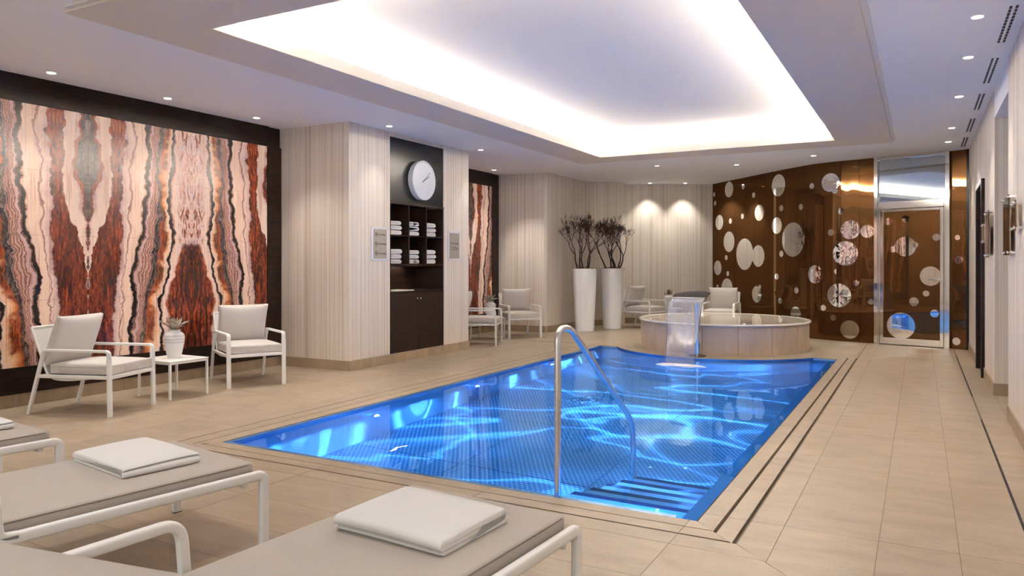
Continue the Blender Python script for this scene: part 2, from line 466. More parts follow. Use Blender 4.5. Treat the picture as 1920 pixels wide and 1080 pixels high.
def bm_obj(name, bm, mat, parent=None, smooth=False, angle=None):
    bmesh.ops.recalc_face_normals(bm, faces=bm.faces)
    me = bpy.data.meshes.new(name); bm.to_mesh(me); bm.free()
    o = link(name, me, mat, parent, smooth)
    if angle is not None:
        me.set_sharp_from_angle(angle=math.radians(angle))
    return o

def thing(name, label, cat, loc=(0, 0, 0), rotz=0.0, group=None):
    o = bpy.data.objects.new(name, None); C.objects.link(o)
    o.empty_display_size = 0.1
    o.location = loc; o.rotation_euler = (0, 0, rotz)
    o['label'] = label; o['category'] = cat
    if group: o['group'] = group
    return o

def tag(o, label, cat, group=None):
    o['label'] = label; o['category'] = cat
    if group: o['group'] = group
    return o

def struct(o):
    o['kind'] = 'structure'; return o

def copy_tree(o, parent=None):
    c = o.copy(); C.objects.link(c)
    if parent is not None: c.parent = parent
    for ch in list(o.children): copy_tree(ch, c)
    return c

def box(bm, x0, x1, y0, y1, z0, z1, bev=0.0):
    vs = [bm.verts.new(p) for p in ((x0, y0, z0), (x1, y0, z0), (x1, y1, z0), (x0, y1, z0), (x0, y0, z1), (x1, y0, z1), (x1, y1, z1), (x0, y1, z1))]
    fs = [bm.faces.new([vs[i] for i in f]) for f in ((3, 2, 1, 0), (4, 5, 6, 7), (0, 1, 5, 4), (1, 2, 6, 5), (2, 3, 7, 6), (3, 0, 4, 7))]
    if bev > 0:
        es = set()
        for f in fs:
            for e in f.edges: es.add(e)
        bmesh.ops.bevel(bm, geom=list(es), offset=bev, segments=2, affect='EDGES', profile=0.5)
    return bm

def box_obj(name, x0, x1, y0, y1, z0, z1, mat, parent=None, bev=0.0):
    bm = bmesh.new(); box(bm, x0, x1, y0, y1, z0, z1, bev)
    return bm_obj(name, bm, mat, parent)

def prism(bm, poly, z0, z1):
    lo = [bm.verts.new((x, y, z0)) for x, y in poly]
    hi = [bm.verts.new((x, y, z1)) for x, y in poly]
    n = len(poly)
    bm.faces.new(hi); bm.faces.new(lo[::-1])
    for i in range(n):
        bm.faces.new((lo[i], lo[(i + 1) % n], hi[(i + 1) % n], hi[i]))

def fillet(pts, r, n=6):
    pts = [Vector(p) for p in pts]
    out = [pts[0]]
    for i in range(1, len(pts) - 1):
        a, p, b = pts[i - 1], pts[i], pts[i + 1]
        rr = r[i] if isinstance(r, (list, tuple)) else r
        d1 = (a - p); d2 = (b - p)
        k = min(rr, d1.length * 0.49, d2.length * 0.49)
        if k < 1e-4: out.append(p); continue
        s, e = p + d1.normalized() * k, p + d2.normalized() * k
        for j in range(n + 1):
            t = j / n
            out.append(s * (1 - t) ** 2 + p * 2 * t * (1 - t) + e * t * t)
    out.append(pts[-1])
    return out

def rprofile(w, h, r=0.006, n=2):
    """rounded rectangle profile"""
    out = []
    for cx, cy, a0 in ((w / 2 - r, h / 2 - r, 0), (-w / 2 + r, h / 2 - r, 90), (-w / 2 + r, -h / 2 + r, 180), (w / 2 - r, -h / 2 + r, 270)):
        for j in range(n + 1):
            a = math.radians(a0 + 90 * j / n)
            out.append((cx + r * math.cos(a), cy + r * math.sin(a)))
    return out

def cprofile(r, n=12):
    return [(r * math.cos(2 * PI * i / n), r * math.sin(2 * PI * i / n)) for i in range(n)]

def sweep(bm, pts, prof, side=None, radii=None, cap=True, cyclic=False):
    """sweep a profile; side = fixed vector for profile x axis, otherwise parallel transport"""
    pts = [Vector(p) for p in pts]
    n = len(pts); rings = []
    last = None
    for i, p in enumerate(pts):
        if cyclic: t = (pts[(i + 1) % n] - pts[i - 1])
        elif i == 0: t = pts[1] - pts[0]
        elif i == n - 1: t = pts[-1] - pts[-2]
        else: t = (pts[i + 1] - p).normalized() + (p - pts[i - 1]).normalized()
        t = t.normalized()
        if side is not None: sx = Vector(side)
        elif last is None:
            sx = Vector((0, 0, 1)) if abs(t.z) < 0.9 else Vector((1, 0, 0))
        else: sx = last
        sx = (sx - t * sx.dot(t)).normalized(); last = sx
        sy = t.cross(sx)
        k = radii[i] if radii else 1.0
        rings.append([bm.verts.new(p + sx * (a * k) + sy * (b * k)) for a, b in prof])
    m = len(prof)
    rng = range(n) if cyclic else range(n - 1)
    for i in rng:
        A, B = rings[i], rings[(i + 1) % n]
        for j in range(m):
            bm.faces.new((A[j], A[(j + 1) % m], B[(j + 1) % m], B[j]))
    if cap and not cyclic:
        bm.faces.new(rings[0][::-1]); bm.faces.new(rings[-1])

def lathe(bm, prof, n=32, center=(0, 0, 0), cap=True):
    cx, cy, cz = center
    rings = []
    for r, z in prof:
        rings.append([bm.verts.new((cx + r * math.cos(2 * PI * i / n), cy + r * math.sin(2 * PI * i / n), cz + z)) for i in range(n)])
    for A, B in zip(rings[:-1], rings[1:]):
        for i in range(n):
            bm.faces.new((A[i], A[(i + 1) % n], B[(i + 1) % n], B[i]))
    if cap:
        bm.faces.new(rings[0][::-1]); bm.faces.new(rings[-1])

def clip(poly, a, b, c):
    """keep a*x + b*y <= c"""
    out = []
    n = len(poly)
    for i in range(n):
        p, q = poly[i], poly[(i + 1) % n]
        dp, dq = a * p[0] + b * p[1] - c, a * q[0] + b * q[1] - c
        if dp <= 0: out.append(p)
        if (dp < 0 < dq) or (dq < 0 < dp):
            t = dp / (dp - dq)
            out.append((p[0] + (q[0] - p[0]) * t, p[1] + (q[1] - p[1]) * t))
    return out

cY, sY = math.cos(YAW), math.sin(YAW)
def depth(x, y): return -x * sY + y * cY
def in_view(x, y, z=0.0, marg=160):
    d = depth(x, y)
    if d < 0.3: return False
    px = 960 + 1400 * (x * cY + y * sY) / d
    py = 494 + 1400 * (CAM_H - z) / d
    return -marg < px < 1920 + marg and -marg < py < 1080 + marg
def world_from_px(px, d):
    l = (px - 960) * d / 1400
    return (l * cY - d * sY, l * sY + d * cY)

# ------------------------------------------------------------------ floor
X0, X1, Y0, Y1 = -6.92, 0.62, -2.5, 17.0
px0, px1, py0, py1 = POOL
OL, OR, OF = 0.29, 0.235, 0.215          # outer slot offsets left, right, front
RING = 1.585
floor = thing('floor', 'pale beige stone tiled floor around the pool', 'floor')
del floor['category']; del floor['label']
struct(floor)

def rect(x0, x1, y0, y1): return [(x0, y0), (x1, y0), (x1, y1), (x0, y1)]
bm = bmesh.new()
hx0, hx1, hy0, hy1 = px0 - OL, px1 + OR, py0 - OF, 10.80
for r in (rect(X0 - .5, hx0, Y0, Y1), rect(hx1, X1 + 1.6, Y0, Y1), rect(hx0, hx1, Y0, hy0), rect(hx0, hx1, hy1, Y1)):
    prism(bm, r, -0.12, -0.0025)
base = bm_obj('grout_bed', bm, 'grout', floor)
# dark channel bed below the overflow slots
ang0 = math.asin((TUB[1] - py1) / 1.6)
def arc_pts(r, y_lim, n=40):
    """points on the circle round the tub from the right y_lim crossing through the front to the left one"""
    a = math.asin(min(0.999, (TUB[1] - y_lim) / r))
    A0, A1 = -a, -PI + a
    return [(TUB[0] + r * math.cos(A0 + (A1 - A0) * i / n), TUB[1] + r * math.sin(A0 + (A1 - A0) * i / n)) for i in range(n + 1)]
arc = arc_pts(1.6, py1)
bm = bmesh.new()
for r in (rect(hx0, px0 - .012, hy0, hy1), rect(px1 + .012, hx1, hy0, hy1), rect(px0 - .012, px1 + .012, hy0, py0 - .012)):
    prism(bm, r, -0.12, -0.045)
prism(bm, [(px1 + .012, hy1), (px0 - .012, hy1), (px0 - .012, py1 + .005)] + arc[::-1] + [(px1 + .012, py1 + .005)], -0.12, -0.045)
bm_obj('overflow_channel', bm, 'black', floor)

def tile_obj(poly, zt=0.0, name='tile', gap=0.0012, parent=None, th=0.02, mat='tile'):
    if len(poly) < 3: return None
    ar = 0.5 * abs(sum(poly[i][0] * poly[(i + 1) % len(poly)][1] - poly[(i + 1) % len(poly)][0] * poly[i][1] for i in range(len(poly))))
    if ar < 0.0015: return None
    if not any(in_view(x, y) for x, y in poly) and not in_view(sum(p[0] for p in poly) / len(poly), sum(p[1] for p in poly) / len(poly)): return None
    cx = sum(p[0] for p in poly) / len(poly); cy = sum(p[1] for p in poly) / len(poly)
    pl = []
    for x, y in poly:
        dx, dy = x - cx, y - cy
        l = math.hypot(dx, dy)
        pl.append((x - math.copysign(min(gap, abs(dx)), dx), y - math.copysign(min(gap, abs(dy)), dy)))
    bm = bmesh.new(); prism(bm, pl, zt - th, zt)
    return bm_obj(name, bm, mat, parent or floor)

PITCH = 1.143
# right zone
colsR = [px1 + OR + .008, -0.566, -0.163, 0.15, 0.425]
rowsR = [3.74 + PITCH * k for k in range(-2, 9)] + [13.6]
def right_side(poly):   # keep the part right / above the mitre
    return clip(poly, -1, -1, -(hx1 + hy0))
for a, b_ in zip(colsR[:-1], colsR[1:]):
    for y0, y1 in zip(rowsR[:-1], rowsR[1:]):
        tile_obj(right_side(rect(a, b_, y0, y1)))
for y0, y1 in zip(rowsR[:-1], rowsR[1:]):
    tile_obj(rect(0.437, X1 + (0.0), y0, y1))
    if y1 > 6.5 and y0 < 9: tile_obj(rect(X1, 1.5, max(y0, 7.1), min(y1, 8.45)))
# front zone
rowsF = [hy0 - .006, 3.262, 2.86, 2.53, 2.19, 1.90, 1.55, 1.2, .85, .4]
colsF = [-0.984 + 1.12 * k for k in range(2, -7, -1)][::-1]
for ya, yb in zip(rowsF[1:], rowsF[:-1]):
    for a, b_ in zip(colsF[:-1], colsF[1:]):
        p = rect(max(a, X0), min(b_, X1), ya, yb)
        p = clip(p, 1, 1, hx1 + hy0)
        p = clip(p, -1, 1, -(hx0) + hy0)
        tile_obj(p)
# left zone
colsL = [hx0 - .006, -4.76, -5.16, -5.56, -5.96, -6.36, X0]
rowsL = [2.9 + 1.12 * k for k in range(-1, 8)] + [10.80]
for a, b_ in zip(colsL[1:], colsL[:-1]):
    for y0, y1 in zip(rowsL[:-1], rowsL[1:]):
        if y1 - y0 < .1: continue
        tile_obj(clip(rect(a, b_, y0, y1), 1, -1, hx0 - hy0))
# far zone
rowsB = [10.803, 11.2, 11.6, 12.0, 12.4, 12.8, 13.2, 13.6, 14.0, 14.6, 15.2, 16.0]
for k, (y0, y1) in enumerate(zip(rowsB[:-1], rowsB[1:])):
    for j in range(-1, 6):
        a = X0 + 1.12 * j + (0.56 if k % 2 else 0)
        tile_obj(rect(max(a, X0), min(a + 1.12, hx1), y0, y1))
tile_obj(rect(hx1 + .008, X1, 13.6, 14.6))
# border strips beside the slots
def strip(x0, x1, y0, y1, clips, along):
    if along == 'y': cuts = [y0] + [r for r in rowsR if y0 + .1 < r < y1 - .1] + [y1]
    else: cuts = [x0] + [r for r in colsF if x0 + .1 < r < x1 - .1] + [x1]
    for a, b_ in zip(cuts[:-1], cuts[1:]):
        p = rect(x0, x1, a, b_) if along == 'y' else rect(a, b_, y0, y1)
        for c in clips: p = clip(p, *c)
        tile_obj(p, 0.0, 'border_tile', th=0.06)
mitR = (-1, -1, -(px1 + py0)); mitRf = (1, 1, px1 + py0)
mitL = (1, -1, px0 - py0); mitLf = (-1, 1, -px0 + py0)
yE = 10.80
strip(px1 + .014, px1 + .114, 3.0, yE, [mitR], 'y')
strip(px1 + .130, px1 + .222, 3.0, yE, [mitR], 'y')
strip(px0 - .138, px0 - .012, 3.0, yE, [mitL], 'y')
strip(px0 - .284, px0 - .146, 3.0, yE, [mitL], 'y')
strip(px0 - .6, px1 + .6, py0 - .105, py0 - .010, [mitRf, mitLf], 'x')
strip(px0 - .6, px1 + .6, py0 - .208, py0 - .111, [mitRf, mitLf], 'x')
# corner fields behind the curved border and the arc strips
tile_obj([(px0 - .012, py1 + .006), (-4.02, py1 + .006), (-3.93, yE), (px0 - .012, yE)], 0.0, 'border_tile', th=.06)
tile_obj([(-1.24, py1 + .006), (px1 + .014, py1 + .006), (px1 + .014, yE), (-1.33, yE)], 0.0, 'border_tile', th=.06)
for r0, r1 in ((1.20, 1.345), (1.358, 1.462), (1.475, 1.598)):
    n = 9
    a = math.asin((TUB[1] - yE) / r1)
    for i in range(n):
        A0 = -a + (-PI + 2 * a) * i / n; A1 = -a + (-PI + 2 * a) * (i + 1) / n
        pl = [(TUB[0] + r1 * math.cos(A0 + (A1 - A0) * t / 5), TUB[1] + r1 * math.sin(A0 + (A1 - A0) * t / 5)) for t in range(6)]
        pl += [(TUB[0] + r0 * math.cos(A1 + (A0 - A1) * t / 5), TUB[1] + r0 * math.sin(A1 + (A0 - A1) * t / 5)) for t in range(6)]
        tile_obj(pl, 0.001, 'curved_border_tile', gap=0.0006, th=.06)

# linear floor drain at the right
dr = thing('floor_drain', 'black slotted linear drain let into the floor along the right wall', 'drain', (0.431, 7.7, 0))
for a, b_ in ((3.9, 7.066), (8.27, 11.77)):
    y = a
    while y < b_ - .05:
        e = min(y + .58, b_)
        o = box_obj('drain_slot', -.006, .006, y - 7.7, e - 7.7 - .012, -.018, .0006, 'black', dr)
        y = e
for k in range(4):
    pass

# ------------------------------------------------------------------ pool basin
DEEP = 1.15
ppoly = [(px0, py0), (px1, py0), (px1, py1)] + arc + [(px0, py1)]
pool = thing('swimming_pool', 'stainless steel indoor swimming pool lit blue, with a curved end round the whirlpool', 'pool', ((px0 + px1) / 2, 7.1, 0))
inv = Matrix.Translation((-(px0 + px1) / 2, -7.1, 0))
def pobj(name, bm, mat, parent=pool, **k):
    bmesh.ops.transform(bm, matrix=inv, verts=bm.verts)
    return bm_obj(name, bm, mat, parent, **k)
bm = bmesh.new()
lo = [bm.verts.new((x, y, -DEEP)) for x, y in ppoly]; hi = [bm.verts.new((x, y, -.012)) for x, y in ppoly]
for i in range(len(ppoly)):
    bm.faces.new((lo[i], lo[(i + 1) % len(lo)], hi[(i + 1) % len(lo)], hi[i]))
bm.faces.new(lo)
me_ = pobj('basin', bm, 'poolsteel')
# dimpled floor plates
xs = [px0 + .03, -3.2, -2.1, px1 - .03]; ys = [py0 + .03, 5.0, 6.4, 7.8, 9.2, py1 - .02]
for a, b_ in zip(xs[:-1], xs[1:]):
    for c, d in zip(ys[:-1], ys[1:]):
        bm = bmesh.new(); box(bm, a + .006, b_ - .006, c + .006, d - .006, -DEEP + .001, -DEEP + .012)
        pobj('floor_plate', bm, 'poolfloor')
# rim
bm = bmesh.new()
box(bm, px0 - .012, px0 + .03, py0 - .010, py1, -.10, -.004)
pobj('rim', bm, 'rim')
bm = bmesh.new(); box(bm, px0 + .03, px1 - .10, py0 - .010, py0 + .035, -.10, -.003); pobj('rim', bm, 'rim')
bm = bmesh.new()
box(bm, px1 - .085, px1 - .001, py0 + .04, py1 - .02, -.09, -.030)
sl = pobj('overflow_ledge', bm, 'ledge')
bm = bmesh.new(); box(bm, px1 + .0, px1 + .013, py0 - .010, py1, -.10, -.010); pobj('gutter_gap', bm, 'black')
bm = bmesh.new(); sweep(bm, [(x, y, -.03) for x, y in arc_pts(1.598, py1)], [(-.008, -.006), (-.008, .008), (.025, .008), (.025, -.006)], side=(0, 0, 1)); pobj('curved_rim', bm, 'rim')
# steps
for k in range(5):
    zt = -.12 - .15 * k; ya = py0 + .04 + .262 * k
    bm = bmesh.new(); box(bm, -1.74, px1 - .03, ya, ya + .205, zt - .03, zt, .004); pobj('step', bm, 'stepsteel')
    bm = bmesh.new(); box(bm, -1.735, px1 - .10, ya + .206, ya + .262, zt - .14, zt - .004); pobj('step_gap_strip', bm, 'stepdark')  # solid navy strip stands for the dark open gap behind each tread
bm = bmesh.new(); box(bm, -1.755, -1.742, py0, py0 + .04 + .262, -DEEP, -.16)
for k in range(1, 5):
    box(bm, -1.755, -1.742, py0 + .04 + .262 * k, py0 + .04 + .262 * (k + 1), -DEEP, -.15 - .15 * k)
pobj('stair_side_panel', bm, 'poolsteel')
# ring inlet in the pool floor
bm = bmesh.new()
sweep(bm, [(-3.2 + .14 * math.cos(a), 7.55 + .14 * math.sin(a), -DEEP + .02) for a in [2 * PI * i / 24 for i in range(24)]], cprofile(.012, 6), side=(0, 0, 1), cyclic=True)
lathe(bm, [(.0, 0), (.07, 0), (.07, .02), (0.001, .02)], 16, (-3.2, 7.55, -DEEP + .012), cap=False)
pobj('floor_inlet', bm, 'chrome')

WZ = -.022
bm = bmesh.new(); f = bm.faces.new([bm.verts.new((x, y, WZ)) for x, y in ppoly])
bmesh.ops.triangulate(bm, faces=[f])
bmesh.ops.transform(bm, matrix=inv, verts=bm.verts)
me = bpy.data.meshes.new('water_surface'); bm.to_mesh(me); bm.free()
if me.polygons[0].normal.z < 0: me.flip_normals()
wsurf = link('water_surface', me, 'water', pool)

BLUE = (0.008, 0.20, 1.0)
def point(name, loc, e, col, r=.05):
    d = bpy.data.lights.new(name, 'POINT'); d.energy = e; d.color = col; d.shadow_soft_size = r
    o = bpy.data.objects.new(name, d); C.objects.link(o); o.location = loc; return o
def uw_lamp(x, y, z, nx, ny, label, e=2.5):
    t = thing('underwater_lamp', label, 'lamp', (x, y, z), math.atan2(ny, nx), 'underwater lamps in the pool walls')
    bm = bmesh.new(); lathe(bm, [(.02, 0), (.05, 0), (.05, .012), (.036, .016)], 20)
    bmesh.ops.rotate(bm, verts=bm.verts, cent=(0, 0, 0), matrix=Matrix.Rotation(PI / 2, 3, 'Y')); bm_obj('lamp_ring', bm, 'chrome', t)
    bm = bmesh.new(); lathe(bm, [(.036, .010), (.030, .018), (.001, .022)], 20, cap=False)
    bmesh.ops.rotate(bm, verts=bm.verts, cent=(0, 0, 0), matrix=Matrix.Rotation(PI / 2, 3, 'Y')); bm_obj('lens', bm, 'uwlamp', t, smooth=True)
    l = point('underwater_glow', (0, 0, 0), e, BLUE, .012); l.parent = t; l.location = (.035, 0, 0)
for y in (5.275, 7.0, 8.9):
    uw_lamp(px0, y, -.42, 1, 0, {5.275: 'underwater lamp in the left pool wall, nearest the armchairs', 7.0: 'underwater lamp in the left pool wall, middle one', 8.9: 'underwater lamp in the left pool wall, farthest one'}[y])
for y in (5.6, 9.2):
    uw_lamp(px1, y, -.5, -1, 0, 'added unseen underwater lamp in the right pool wall, %s one' % ('near' if y < 7 else 'far'), 5)  # added out of view to fill the basin with blue light
for x in (-3.5, -2.4):
    uw_lamp(x, py0, -.5, 0, 1, 'added unseen underwater lamp in the near pool wall, %s one' % ('left' if x < -3 else 'right'), 5)  # added out of view to light the curved end

for x in (-1.25, -1.58):
    point('added_step_fill', (x, py0 + .048, -.045), 6, (0.05, 0.35, 1.0), .005)  # added point lights hidden under the rim to brighten the steps

# rippling light thrown over the pool floor (added unseen spots, ripple pattern in their shader)
def ripple(name, loc, e, sc, off):
    d = bpy.data.lights.new(name, 'SPOT'); d.spot_size = math.radians(172); d.spot_blend = 0.05; d.energy = e * 20; d.color = (0.26, 0.52, 1.0); d.shadow_soft_size = 0.01
    d.use_nodes = True
    nt = d.node_tree
    em = nt.nodes['Emission']
    tc = N(nt, 'ShaderNodeTexCoord')
    sp = N(nt, 'ShaderNodeSeparateXYZ'); L(nt, tc.outputs['Normal'], sp.inputs[0])
    az = math_n(nt, 'MAXIMUM', math_n(nt, 'ABSOLUTE', sp.outputs[2]), 0.30)
    cb = N(nt, 'ShaderNodeCombineXYZ')
    L(nt, math_n(nt, 'DIVIDE', sp.outputs[0], az), cb.inputs[0]); L(nt, math_n(nt, 'DIVIDE', sp.outputs[1], az), cb.inputs[1])
    mp = N(nt, 'ShaderNodeMapping'); mp.inputs['Location'].default_value = off; mp.inputs['Scale'].default_value = sc
    mp.inputs['Rotation'].default_value = (0, 0, 0.5)
    L(nt, cb.outputs[0], mp.inputs[0])
    n = N(nt, 'ShaderNodeTexNoise'); n.inputs['Scale'].default_value = 1.0; n.inputs['Detail'].default_value = 1.5; n.inputs['Distortion'].default_value = 0.6
    L(nt, mp.outputs[0], n.inputs['Vector'])
    r = math_n(nt, 'ABSOLUTE', math_n(nt, 'SUBTRACT', n.outputs['Fac'], 0.5))
    line = math_n(nt, 'POWER', math_n(nt, 'SUBTRACT', 1.0, math_n(nt, 'MINIMUM', math_n(nt, 'MULTIPLY', r, 60.0), 1.0)), 1.2)
    broad = math_n(nt, 'POWER', math_n(nt, 'SUBTRACT', 1.0, math_n(nt, 'MINIMUM', math_n(nt, 'MULTIPLY', r, 6.0), 1.0)), 2.0)
    line = math_n(nt, 'ADD', line, math_n(nt, 'MULTIPLY', broad, 0.10))
    cubed = math_n(nt, 'POWER', az, 3.0)
    L(nt, math_n(nt, 'DIVIDE', math_n(nt, 'ADD', math_n(nt, 'MULTIPLY', line, 0.8), 0.0015), cubed), em.inputs['Strength'])
    o = bpy.data.objects.new(name, d); C.objects.link(o); o.location = loc
    return o
ripple('added_ripple_spot', (-1.005, 5.6, -.13), 10, (0.52, 0.85, 1), (3, 1, 0))
ripple('added_ripple_spot', (-1.005, 8.2, -.13), 10, (0.52, 0.85, 1), (9, 4, 2))

# ------------------------------------------------------------------ walls
def wall(name, x0, x1, y0, y1, z0=0.0, z1=H, mat='stripe', parent=None):
    o = box_obj(name, x0, x1, y0, y1, z0, z1, mat, parent)
    if parent is None: struct(o)
    return o
BB = .115
wl = wall('wall_left', X0 - .2, X0, Y0, 12.3, 0, H + .02, 'wood')
box_obj('wall_block', X0, X0 + 1.0, Y0, .62, 0, H, 'stripe', wl)
PX, PY0, PY1 = -5.82, 6.70, 9.32
NY0, NY1 = 7.465, 8.668
pier = wall('wall_pier', X0, PX, PY0, NY0, 0, H)
wall('pier_far_block', 0, 0.001, 0, 0.001, 0, .001) if False else None
o = box_obj('pier_block', X0, PX, NY1, PY1, 0, H, 'stripe', pier)
o = box_obj('pier_block', X0, PX - .62, NY0, NY1, 0, H, 'stripe', pier)
o = box_obj('pier_block', PX - .62, PX, NY0, NY1, 2.845, H, 'stripe', pier)
# skirting stones on the pier
bs = thing('baseboard_pier', '', ''); del bs['label']; del bs['category']; struct(bs)
def skirt(p, q, parent, t=.012, h=BB, pitch=1.1):
    p, q = Vector((*p, 0)), Vector((*q, 0)); d = q - p; Ln = d.length; d.normalize(); n = Vector((d.y, -d.x, 0)) * t
    k = max(1, round(Ln / pitch)); st = Ln / k
    for i in range(k):
        a = p + d * (st * i + .0012); b_ = p + d * (st * (i + 1) - .0012)
        bm = bmesh.new(); prism(bm, [(v.x, v.y) for v in (a, b_, b_ + n, a + n)], .0005, h)
        bm_obj('skirting_stone', bm, 'stone', parent)
skirt((PX + .012, PY0), (X0 + .02, PY0), bs) if False else None
skirt((X0, PY0), (PX, PY0), bs)
skirt((PX, PY0 - .012), (PX, PY1 + .012), bs)
skirt((PX, PY1), (X0, PY1), bs)
bl = thing('baseboard_left', '', ''); del bl['label']; del bl['category']; struct(bl)
skirt((X0, -.5), (X0, PY0 - .012), bl, .02)
skirt((X0, PY1 + .012), (X0, 12.13), bl, .02)

# onyx slabs in the dark frame
def onyx(name, label, ycuts):
    t = thing(name, label, 'wall panel', (X0 + .004, (ycuts[0] + ycuts[-1]) / 2, .345))
    rows = [.345 + 2.315 * k / 4 for k in range(5)]
    for a, b_ in zip(ycuts[:-1], ycuts[1:]):
        for c, d in zip(rows[:-1], rows[1:]):
            bm = bmesh.new(); box(bm, 0, .022, a - t.location.y + .0012, b_ - t.location.y - .0012, c - .345 + .001, d - .345 - .001)
            bm_obj('slab', bm, 'onyx', t)
    # flush dark surround
    ya, yb = ycuts[0] - t.location.y, ycuts[-1] - t.location.y
    bm = bmesh.new(); box(bm, 0, .03, ya - .25, yb + .02, 2.317, H - .345); bm_obj('frame_header', bm, 'wood', t)
    bm = bmesh.new(); box(bm, 0, .03, yb + .001, yb + .22, BB - .345, 2.317); bm_obj('frame_stile', bm, 'wood', t)
    bm = bmesh.new(); box(bm, 0, .03, ya, yb, BB - .345, -.002); bm_obj('frame_sill', bm, 'wood', t)
    return t
onyx('onyx_panel', 'large backlit brown and cream banded onyx panel behind the two nearest armchairs', [0.848, 1.988, 3.128, 4.268, 5.408, 6.472])
onyx('onyx_panel', 'narrow strip of backlit banded onyx in the recess beyond the towel niche', [9.5, 9.968, 11.108, 11.847])

# angled walls at the far left
def wall_poly(name, p, q, th=.15, z0=0, z1=H, mat='stripe'):
    p, q = Vector(p), Vector(q); d = (q - p).normalized(); n = Vector((-d.y, d.x)) * th
    bm = bmesh.new(); prism(bm, [tuple(v) for v in (p, q, q + n, p + n)], z0, z1)
    return struct(bm_obj(name, bm, mat))
FW = [(-6.92, 12.15), (-5.91, 12.15), (-5.91, 13.94), (-5.33, 14.37)]
bf = thing('baseboard_far', '', ''); del bf['label']; del bf['category']; struct(bf)
bm = bmesh.new()
# softened corner at the far pier
cor = [FW[0], (-6.03, 12.15), (-5.975, 12.157), (-5.93, 12.19), (-5.912, 12.25), (-5.91, 12.32), (-5.91, 13.75), (-5.895, 13.87), (-5.86, 13.95), (-5.79, 14.03), FW[3]]
back = [(-5.33, 14.60), (-7.2, 14.6), (-7.2, 12.15)]
prism(bm, cor + back, 0, H)
struct(bm_obj('wall_far_left', bm, 'stripe', smooth=True, angle=25))
for a, b_ in zip(cor[:-1], cor[1:]): skirt(a, b_, bf, .012, BB, 1.2)
bwA, bwB = (-5.62, 14.72), (-3.785, 15.70)
wall_poly('wall_back', bwA, bwB); skirt(bwA, bwB, bf)
# seam battens that divide the back wall covering are drawn by the covering itself

# right wall with its opening, the dark door and skirting
wr = wall('wall_right', X1, X1 + .2, Y0, 7.15)
for (a, b_) in ((8.40, 9.62), (10.52, 14.6)):
    box_obj('wall_block', X1, X1 + .2, a, b_, 0, H, 'stripe', wr)
box_obj('wall_block', X1, X1 + .2, 7.15, 8.40, 2.63, H, 'ceil', wr)
box_obj('wall_block', X1, X1 + .2, 9.62, 10.52, 2.17, H, 'stripe', wr)
box_obj('wall_block', X1 + .2, X1 + 1.4, 8.40, 8.5, 0, 2.63, 'stripe', wr)
box_obj('wall_block', X1 + .2, X1 + 1.4, 7.05, 7.15, 0, 2.63, 'stripe', wr)
box_obj('wall_block', X1 + 1.4, X1 + 1.5, 7.05, 8.5, 0, 2.63, 'stripe', wr)
box_obj('soffit', X1 + .2, X1 + 1.5, 7.05, 8.5, 2.63, 2.7, 'ceil', wr)
br = thing('baseboard_right', '', ''); del br['label']; del br['category']; struct(br)
def skr(p, q): skirt(p, q, br)
skr((X1, 7.138), (X1, 1.0)); skr((X1, 9.62), (X1, 8.388)); skr((X1, 12.5), (X1, 10.52)); skr((X1 - .012, 8.40), (X1 + 1.3, 8.40))
d1 = thing('door_1', '', ''); del d1['label']; del d1['category']; struct(d1); d1.location = (X1, 10.07, 0)
bm = bmesh.new(); box(bm, .02, .07, -.40, .40, .004, 2.12); bm_obj('door_leaf', bm, 'wood', d1)
bm = bmesh.new(); box(bm, -.035, .18, .40, .46, 0, 2.18, .003); bm_obj('door_jamb', bm, 'wood', d1)
bm = bmesh.new(); box(bm, -.035, .18, -.46, -.40, 0, 2.18, .003); bm_obj('door_jamb', bm, 'wood', d1)
bm = bmesh.new(); box(bm, -.035, .18, -.40, .40, 2.12, 2.18, .003); bm_obj('door_head', bm, 'wood', d1)

# ------------------------------------------------------------------ ceiling
bm = bmesh.new()
ox0, ox1, oy0, oy1 = -4.88, -.33, 2.86, 11.30        # band outline
ix0, ix1, iy0, iy1 = -4.31, -.99, 3.55, 10.71        # opening
for r in (rect(X0 - .2, ox0 + .1, Y0 - .2, Y1), rect(ox1 - .1, 2.2, Y0 - .2, Y1), rect(ox0 + .1, ox1 - .1, Y0 - .2, oy0 + .1), rect(ox0 + .1, ox1 - .1, oy1 - .1, Y1)):
    prism(bm, r, H, H + .1)
ceil = struct(bm_obj('ceiling', bm, 'ceil'))
# tray above the opening
UZ = 3.15
tx0, tx1, ty0, ty1 = ox0 + .06, ox1 - .06, oy0 + .06, oy1 - .06
box_obj('raised_ceiling', tx0 - .1, tx1 + .1, ty0 - .1, ty1 + .1, UZ, UZ + .08, 'upper', ceil)
box_obj('tray_side', tx0 - .1, tx0, ty0, ty1, H - .01, UZ, 'upper', ceil)
box_obj('tray_side', tx1, tx1 + .1, ty0, ty1, H - .01, UZ, 'upper', ceil)
box_obj('tray_side', tx0, tx1, ty0 - .1, ty0, H - .01, UZ, 'upper', ceil)
box_obj('tray_side', tx0, tx1, ty1, ty1 + .1, H - .01, UZ, 'upper', ceil)
